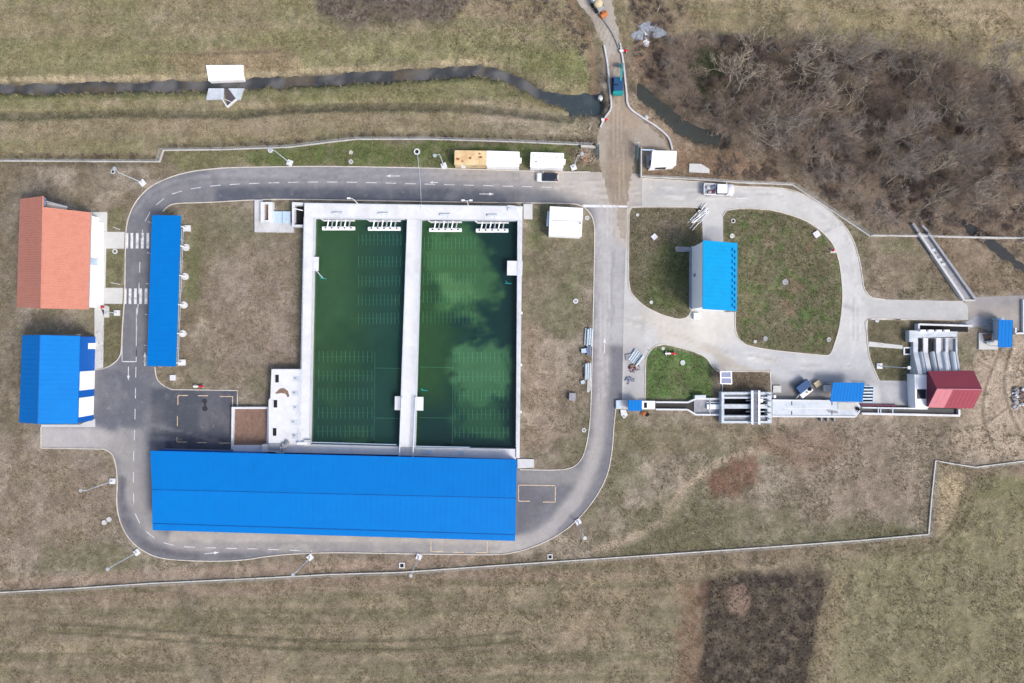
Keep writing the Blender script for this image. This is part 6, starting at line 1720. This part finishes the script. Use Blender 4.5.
def tubes_loose():
    b = P(699.5,215); t = thing('scaffold_tubes', 'white scaffold tubes lying diagonally on the corner of the shaded grass island', 'tubes', b); rr = random.Random(17)
    for k in range(14):
        a = .75+rr.gauss(0,.13); L = rr.uniform(1.6,5.2); d = Vector((math.cos(a),math.sin(a),0))*L/2; n = Vector((-math.sin(a),math.cos(a),0))
        p = Vector((b.x,b.y,.1+.03*k))+n*rr.gauss(0,.55)+d*rr.uniform(-.35,.35); m = MB(); m.tube(p-d, p+d, rr.uniform(.045,.085), None, 8); m.build('tube', M['white_metal'] if k % 3 else M['steel'], t)
tubes_loose()
heap('tool_heap', 'dark tools and scraps at the upper end of the white scaffold tubes', 'tools', 699,209.5,.7,5,['dark','stone'],31,.15)
def tarp():
    b = P(648,36); rr = random.Random(9); t = thing('tarpaulin_heap', 'crumpled pale blue and white tarpaulins dumped right of the dirt road', 'tarpaulin', b)
    for k, (x, y, rx, ry, mat) in enumerate(((648,29,2.2,1.2,'tarp_blue'),(656,33,2.0,1.0,'tarp_blue'),(641,36,1.6,.9,'tarp_blue'),(645,35,.5,.7,'tarp_white'),(646.5,43.5,.6,.7,'tarp_white'),(652,31,1.0,.8,'tarp_blue'))):
        q = P(x, y); m = MB(); m.blob((q.x,q.y,.05),rx,ry,.35,k+60,16,8,.28); m.build('sheet', M[mat], t)
tarp()
for x, y, lab in ((646,118,'pale boulder on the bank right of the bridge wall'),(600.5,98,'pale boulder in the pond left of the bridge wall')):
    q = P(x, y); m = MB(); m.blob((q.x,q.y,-.1),.5,.6,.45,int(x),8,6,.2); tag(m.build('boulder', M['concrete']), lab, 'boulder')
for x0, y0, x1, y1, lab in ((657,12,662,0,'pale fallen branch beside the north-east field'),(588.5,130,591,126,'pale fallen post left of the bridge')):
    m = MB(); m.tube(P(x0,y0,.2), P(x1,y1,.25), .16, .1, 8); tag(m.build('fallen_branch', M['bark_pale']), lab, 'branch')
m = MB(); bx = [(365,402.5,1.0)]
q = P(204.6,401); m.disc(q.x,q.y,.0,.041,.5,16); q = P(205,408.6); m.disc(q.x,q.y,.0,.0412,.55,16); m.pr(204,401,206,408,.0405,0); tag(m.build('dark_blotch', plain('dark_blotch', c(52,54,60), .6, .1, 1.)), kind='structure')  # two dark discs joined by a strip on the yard

# ------------------------------------------------------------------ trees and scrub
def tree_mesh(seed, h, spread, levels=5, kids=(3,4), lean=0.0, r0=.13, low=False):
    rr = random.Random(seed); trunk = []; twigs = []
    def grow(p, d, L, r, lv):
        n = 2 if lv < 3 else 1
        q = p
        for k in range(n):
            dd = (d+Vector((rr.gauss(0,.16), rr.gauss(0,.16), rr.gauss(0,.1)))).normalized(); e = q+dd*(L/n)
            r1 = r*(1-.28*(k+1)/n)
            (trunk if lv < 2 else twigs).append((q, e, r*(1-.28*k/n), r1)); q = e; d = dd
        if lv >= levels: return
        for k in range(rr.randint(*kids)):
            a = rr.uniform(0,6.28); tilt = rr.uniform(.35,.95)*spread
            u = d.orthogonal().normalized(); w = d.cross(u)
            nd = (d*math.cos(tilt)+(u*math.cos(a)+w*math.sin(a))*math.sin(tilt)); nd.z += .12; nd.normalize()
            f = rr.uniform(.55,1.0) if lv > 0 else rr.uniform(.75,1.0)
            st = p+(q-p)*f
            grow(st, nd, L*rr.uniform(.6,.86), r*rr.uniform(.5,.66), lv+1)
    if low:
        for k in range(7):
            a = rr.uniform(0,6.28); grow(Vector((rr.uniform(-.3,.3),rr.uniform(-.3,.3),0)), Vector((math.cos(a)*.7,math.sin(a)*.7,.9)).normalized(), h*.38, r0*.5, 1)
    else:
        grow(Vector((0,0,-.3)), Vector((rr.uniform(-1,1)*lean,rr.uniform(-1,1)*lean,1)).normalized(), h*.30, r0, 0)
    return trunk, twigs
def tubes_np(segs, rmin):
    n = len(segs); A = np.array([tuple(s[0]) for s in segs]); B = np.array([tuple(s[1]) for s in segs]); ra = np.maximum([s[2] for s in segs], rmin); rb = np.maximum([s[3] for s in segs], rmin*.8)
    d = B-A; d /= np.linalg.norm(d, axis=1)[:,None]+1e-9
    ref = np.where(np.abs(d[:,2:3]) > .9, np.array([[1.,0,0]]), np.array([[0,0,1.]])); u = np.cross(d, ref); u /= np.linalg.norm(u, axis=1)[:,None]; w = np.cross(d, u)
    V = []
    for P_, r in ((A,ra),(B,rb)):
        for k in range(3):
            a = 2*math.pi*k/3; V.append(P_+(u*math.cos(a)+w*math.sin(a))*r[:,None])
    V = np.stack(V, 1); base = (np.arange(n)*6)[:,None,None]
    F = np.array([[0,1,4,3],[1,2,5,4],[2,0,3,5]])[None]+base
    return V.reshape(-1,3), F.reshape(-1,4)
def np_mesh(name, V, F, mat):
    me = bpy.data.meshes.new(name); me.vertices.add(len(V)); me.vertices.foreach_set('co', V.astype(np.float32).ravel())
    nq = len(F); k = F.shape[1]
    me.loops.add(nq*k); me.loops.foreach_set('vertex_index', F.astype(np.int32).ravel()); me.polygons.add(nq); me.polygons.foreach_set('loop_start', np.arange(0,nq*k,k,dtype=np.int32))
    me.update(calc_edges=True); me.materials.append(mat)
    o = bpy.data.objects.new(name, me); C.objects.link(o); return o
protos = []
TL = {'grey':'leafless grey twigged tree in the dense thicket beyond the loop road fence','brown':'leafless brown twigged tree in the dense thicket beyond the loop road fence',
      'pale':'pale bare tree with thick light branches standing out of the dark thicket','dark':'low dark twigged leafless tree inside the thicket'}  # the dark kind has darker bark and twig colour
spec = [('grey',31,13.0,.72,'bark','twig_grey',.15,.014),('grey',32,12.0,.85,'bark','twig_grey',.14,.014),('brown',33,11.5,.8,'bark','twig_brown',.14,.014),('brown',34,10.0,.95,'bark','twig_brown',.13,.014),
        ('dark',35,6.5,1.0,'twig_dark','twig_dark',.1,.014),('pale',36,13.5,.75,'bark_pale','bark_pale',.19,.026),('pale',37,12.0,.9,'bark_pale','bark_pale',.18,.026)]
for kind, seed, hh, sp, bm_, tm, r0, rmin in spec:
    tr, tw = tree_mesh(seed, hh, sp, 5, (3,4) if kind != 'pale' else (3,3), .35, r0)
    t = thing('bare_tree', TL[kind], 'tree', (0,0,0), {'grey':'grey bare trees of the thicket','brown':'brown bare trees of the thicket','pale':'pale bare trees of the thicket','dark':'dark bare trees of the thicket'}[kind])
    V, F = tubes_np(tr, .03); o1 = np_mesh('trunk', V, F, M[bm_]); o1.parent = t
    V, F = tubes_np(tw, rmin); o2 = np_mesh('crown', V, F, M[tm]); o2.parent = t
    protos.append((kind, t, False))
rt = random.Random(12)
def in_poly(x, y, poly): return bool(inside(np.array([x]), np.array([y]), poly)[0])
used = {}
def plant(kind, x, y, s):
    c_ = [p for p in protos if p[0] == kind]; k, t, _ = rt.choice(c_)
    z = float(stream_depth(np.array([x]), np.array([y]))[0])
    p = P(x, y); p.z = z
    if t.name not in used:
        used[t.name] = 1; t.location = p; t.rotation_euler = (0,0,rt.uniform(0,6.28)); t.scale = (s,s,s); return
    copy_tree(t, p, rt.uniform(0,6.28), None, (s,s,s*rt.uniform(.85,1.1)))
pts = []
tries = 0
TIN = [(665,50),(700,46),(760,50),(830,52),(900,64),(960,74),(1024,92),(1024,226),(950,222),(905,216),(868,205),(835,184),(800,160),(760,142),(720,130),(700,112),(680,100),(668,90)]
while len(pts) < 120 and tries < 8000:
    tries += 1
    x = rt.uniform(655,1030); y = rt.uniform(40,235)
    if not in_poly(x, y, TIN): continue
    if any((x-a)**2+(y-b)**2 < 16**2 for a, b in pts): continue
    pts.append((x, y))
for x, y in pts:
    nz = float(fbm(np.array([x]), np.array([y]), 50, 2, 97)[0]); u = rt.random()
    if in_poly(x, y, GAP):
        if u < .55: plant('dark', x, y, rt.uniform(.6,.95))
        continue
    kind = 'dark' if (nz > .55 and u < .6) else ('grey' if u < .5 else 'brown')
    if rt.random() < .13: kind = 'pale'
    plant(kind, x, y, rt.uniform(.75,1.15))
for x, y, s in ((745,48,1.0),(726,88,1.0),(798,64,1.15),(832,52,.9),(812,103,.95),(766,112,.8)): plant('pale', x, y, s)
# undergrowth: bare scrub as one mass
def scrub(name, poly, n, hmin, hmax, mats, seed, rmin=.014, levels=4):
    rr = random.Random(seed); base = [tree_mesh(seed*10+k, 1.0, 1.1, levels, (3,3), 0, .05, True) for k in range(3)]
    for mi, mt in enumerate(mats):
        Vs = []; Fs = []; off = 0
        meshes = []
        for tr, tw in base:
            meshes.append(tubes_np(tr+tw, rmin))
        cnt = 0; xs = [p[0] for p in poly]; ys = [p[1] for p in poly]
        while cnt < n//len(mats):
            x = rr.uniform(min(xs),max(xs)); y = rr.uniform(min(ys),max(ys))
            if not in_poly(x, y, poly): continue
            cnt += 1
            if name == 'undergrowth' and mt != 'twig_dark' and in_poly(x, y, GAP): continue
            V, F = rr.choice(meshes); s = rr.uniform(hmin,hmax); a = rr.uniform(0,6.28); R = np.array([[math.cos(a),-math.sin(a),0],[math.sin(a),math.cos(a),0],[0,0,1]])
            z = float(stream_depth(np.array([x]), np.array([y]))[0]); p = P(x, y)
            Vs.append((V@R.T)*np.array([s*1.2,s*1.2,s*.9])+np.array([p.x,p.y,z])); Fs.append(F+off); off += len(V)
        o = np_mesh(name, np.concatenate(Vs), np.concatenate(Fs), M[mt]); tag(o, kind='stuff')
scrub('undergrowth', THICKET, 260, 1.0, 2.2, ['twig_brown','twig_grey','twig_dark'], 5)
scrub('undergrowth', [(714,150),(760,162),(790,180),(730,178),(716,175)], 50, .5, 1.1, ['twig_brown'], 6)
scrub('brambles', [(320,-8),(320,12),(350,25),(400,21),(455,18),(478,-8)], 420, .3, .7, ['twig_grey','bramble'], 8, .02, 3)
scrub('brambles', [(708,582),(738,575),(826,577),(828,584),(804,690),(698,690),(706,640)], 900, .16, .36, ['bramble_dark'], 9, .02, 3)
scrub('brambles', [(490,-8),(565,-8),(585,30),(594,66),(586,70),(560,24),(500,14)], 70, .4, .9, ['twig_brown'], 13)
scrub('brambles', [(630,-8),(676,-8),(684,20),(660,34),(668,80),(650,84),(636,60)], 90, .5, 1.1, ['twig_brown','bramble'], 14)
scrub('brambles', [(0,154),(160,155),(165,145),(290,142),(360,134),(590,140),(590,144),(360,138),(290,146),(164,149),(160,160),(0,160)], 90, .3, .7, ['twig_dark'], 15)
# ivy clump (evergreen) in the thicket
rr = random.Random(77); m = MB()
for k in range(1100):
    u = rr.uniform(0,6.28); q = math.sqrt(rr.random()); x = 707+q*20*math.cos(u)*rr.uniform(.6,1.1); y = 72+q*26*math.sin(u); p = P(x, y); z = rr.uniform(.2,2.4)*(1.1-q*.7)
    a = Vector((rr.gauss(0,1),rr.gauss(0,1),rr.gauss(0,1)+1)).normalized(); e1 = a.orthogonal().normalized()*rr.uniform(.06,.15); e2 = a.cross(e1); c0 = Vector((p.x,p.y,z))
    m.add([c0-e1,c0+e2*.6,c0+e1,c0-e2*.6],[(0,1,2,3)])
tag(m.build('ivy', M['leaf']), kind='stuff')
# dry and green grass tufts
def tufts(name, mat, n, seed, keep, hmin=.12, hmax=.38):
    g = np.random.default_rng(seed); x = g.uniform(-6,1030,n*4); y = g.uniform(-6,690,n*4)
    d = np.minimum.reduce([sdf(x,y,ASPH_OUT), sdf(x,y,CONC_OUT), sdf(x,y,DIRT), sdf(x,y,EASTPAD)])
    ok = keep(x, y, d); x = x[ok][:n]; y = y[ok][:n]; m_ = len(x)
    z = stream_depth(x, y); X = (x-512)*S; Y = (341.5-y)*S
    blades = 5; cx = np.repeat(X,blades)+g.normal(0,.10,m_*blades); cy = np.repeat(Y,blades)+g.normal(0,.10,m_*blades); cz = np.repeat(z,blades)
    a = g.uniform(0,6.28,m_*blades); h = g.uniform(hmin,hmax,m_*blades); ln = g.uniform(.3,1.1,m_*blades)*h; w = g.uniform(.015,.05,m_*blades)
    dx, dy = np.cos(a), np.sin(a)
    V = np.stack([np.stack([cx-dy*w,cy+dx*w,cz-.02],-1), np.stack([cx+dy*w,cy-dx*w,cz-.02],-1), np.stack([cx+dx*ln,cy+dy*ln,cz+h],-1)],1).reshape(-1,3)
    F = np.arange(len(V)).reshape(-1,3); o = np_mesh(name, V, F, M[mat]); tag(o, kind='stuff')
BLD = [[(20,200),(92,205),(90,310),(20,310)],[(25,333),(95,333),(95,450),(25,450)],[(155,452),(518,458),(516,535),(158,530)],[(254,199),(535,200),(522,470),(230,455),(230,400),(268,366),(298,366),(300,233),(254,233)],
       [(690,245),(727,245),(727,315),(690,315)],[(612,395),(985,395),(985,425),(612,425)],[(905,318),(980,318),(980,412),(905,412)],[(86,208),(126,208),(126,306),(86,306)],[(545,200),(590,200),(590,240),(545,240)],[(452,145),(567,145),(567,172),(452,172)],[(640,140),(680,140),(680,170),(640,170)]]
def free(x, y, d):
    ok = d > 1.5
    ins = inside(x, y, ASPH_HOLE) | inside(x, y, CONC_H1) | inside(x, y, CONC_H2)
    ok |= ins & (np.minimum.reduce([np.abs(sdf(x,y,ASPH_HOLE)), np.abs(sdf(x,y,CONC_H1)), np.abs(sdf(x,y,CONC_H2))]) > 1.5) & (sdf(x,y,DIRT) > 0)
    for b in BLD: ok &= ~inside(x, y, b)
    return ok
tufts('dry_grass', 'tuft', 70000, 1, lambda x, y, d: free(x,y,d) & (fbm(x,y,20,3,61) > .46) & (stream_depth(x,y) > -.5))
tufts('reeds', 'tuft', 9000, 4, lambda x, y, d: (np.abs(seg_dist(x, y, STREAM)-9+(fbm(x, y, 9, 3, 66)-.5)*9) < 3.5) | (np.abs(seg_dist(x, y, STREAM2)-9) < 3.5) & (x > 634), .3, .9)
def greenish(x, y, d):
    k = inside(x,y,CONC_H2) | inside(x,y,CONC_H1) | inside(x,y,[(646,350),(665,345),(690,351),(711,362),(712,399),(646,399)]) | inside(x,y,[(230,152),(357,142),(590,148),(588,166),(440,166),(250,164)]) | ((y < 100) & (x < 600) & (fbm(x,y,30,3,62) > .5))
    return k & free(x,y,np.where(inside(x,y,[(646,350),(665,345),(690,351),(711,362),(712,399),(646,399)]), 5, d)) & (stream_depth(x,y) > -.5)
tufts('green_grass', 'tuft_green', 22000, 2, greenish)

# ------------------------------------------------------------------ camera, light, sky
sc = bpy.context.scene
cam = bpy.data.cameras.new('camera'); cam.sensor_width = 36; cam.lens = 18/(102.4/H); cam.clip_end = 5000; cam.clip_start = 1
co = bpy.data.objects.new('camera', cam); C.objects.link(co); co.location = (0,0,H); co.rotation_euler = (0,0,0); sc.camera = co
sd = Vector((0.70,-0.54,1.0)).normalized()
el = math.asin(sd.z); az = math.atan2(sd.x, sd.y)
sun = bpy.data.lights.new('sun', 'SUN'); sun.energy = 1.65; sun.angle = math.radians(15); sun.color = (1.0,0.965,0.93)
so = bpy.data.objects.new('sun', sun); C.objects.link(so); so.rotation_euler = sd.to_track_quat('Z','Y').to_euler(); so.location = (60,-60,150)
w = bpy.data.worlds.new('World'); sc.world = w; w.use_nodes = True
nt = w.node_tree; nt.nodes.clear()
sky = nt.nodes.new('ShaderNodeTexSky'); sky.sky_type = 'NISHITA'; sky.sun_disc = False; sky.sun_elevation = el; sky.sun_rotation = az; sky.dust_density = 4.0; sky.ozone_density = 1.0; sky.air_density = 1.0
bg = nt.nodes.new('ShaderNodeBackground'); bg.inputs[1].default_value = 0.15
ow = nt.nodes.new('ShaderNodeOutputWorld'); nt.links.new(sky.outputs[0], bg.inputs[0]); nt.links.new(bg.outputs[0], ow.inputs[0])
sc.view_settings.view_transform = 'Standard'; sc.view_settings.look = 'None'; sc.view_settings.gamma = 1.0; sc.view_settings.exposure = 0.53; sc.view_settings.use_curve_mapping = False
sc.render.engine = 'CYCLES'; sc.cycles.max_bounces = 5; sc.cycles.diffuse_bounces = 3; sc.cycles.transparent_max_bounces = 6; sc.cycles.use_denoising = True; sc.cycles.denoiser = 'OPENIMAGEDENOISE'; sc.cycles.denoising_input_passes = 'RGB_ALBEDO_NORMAL'; sc.cycles.denoising_prefilter = 'ACCURATE'
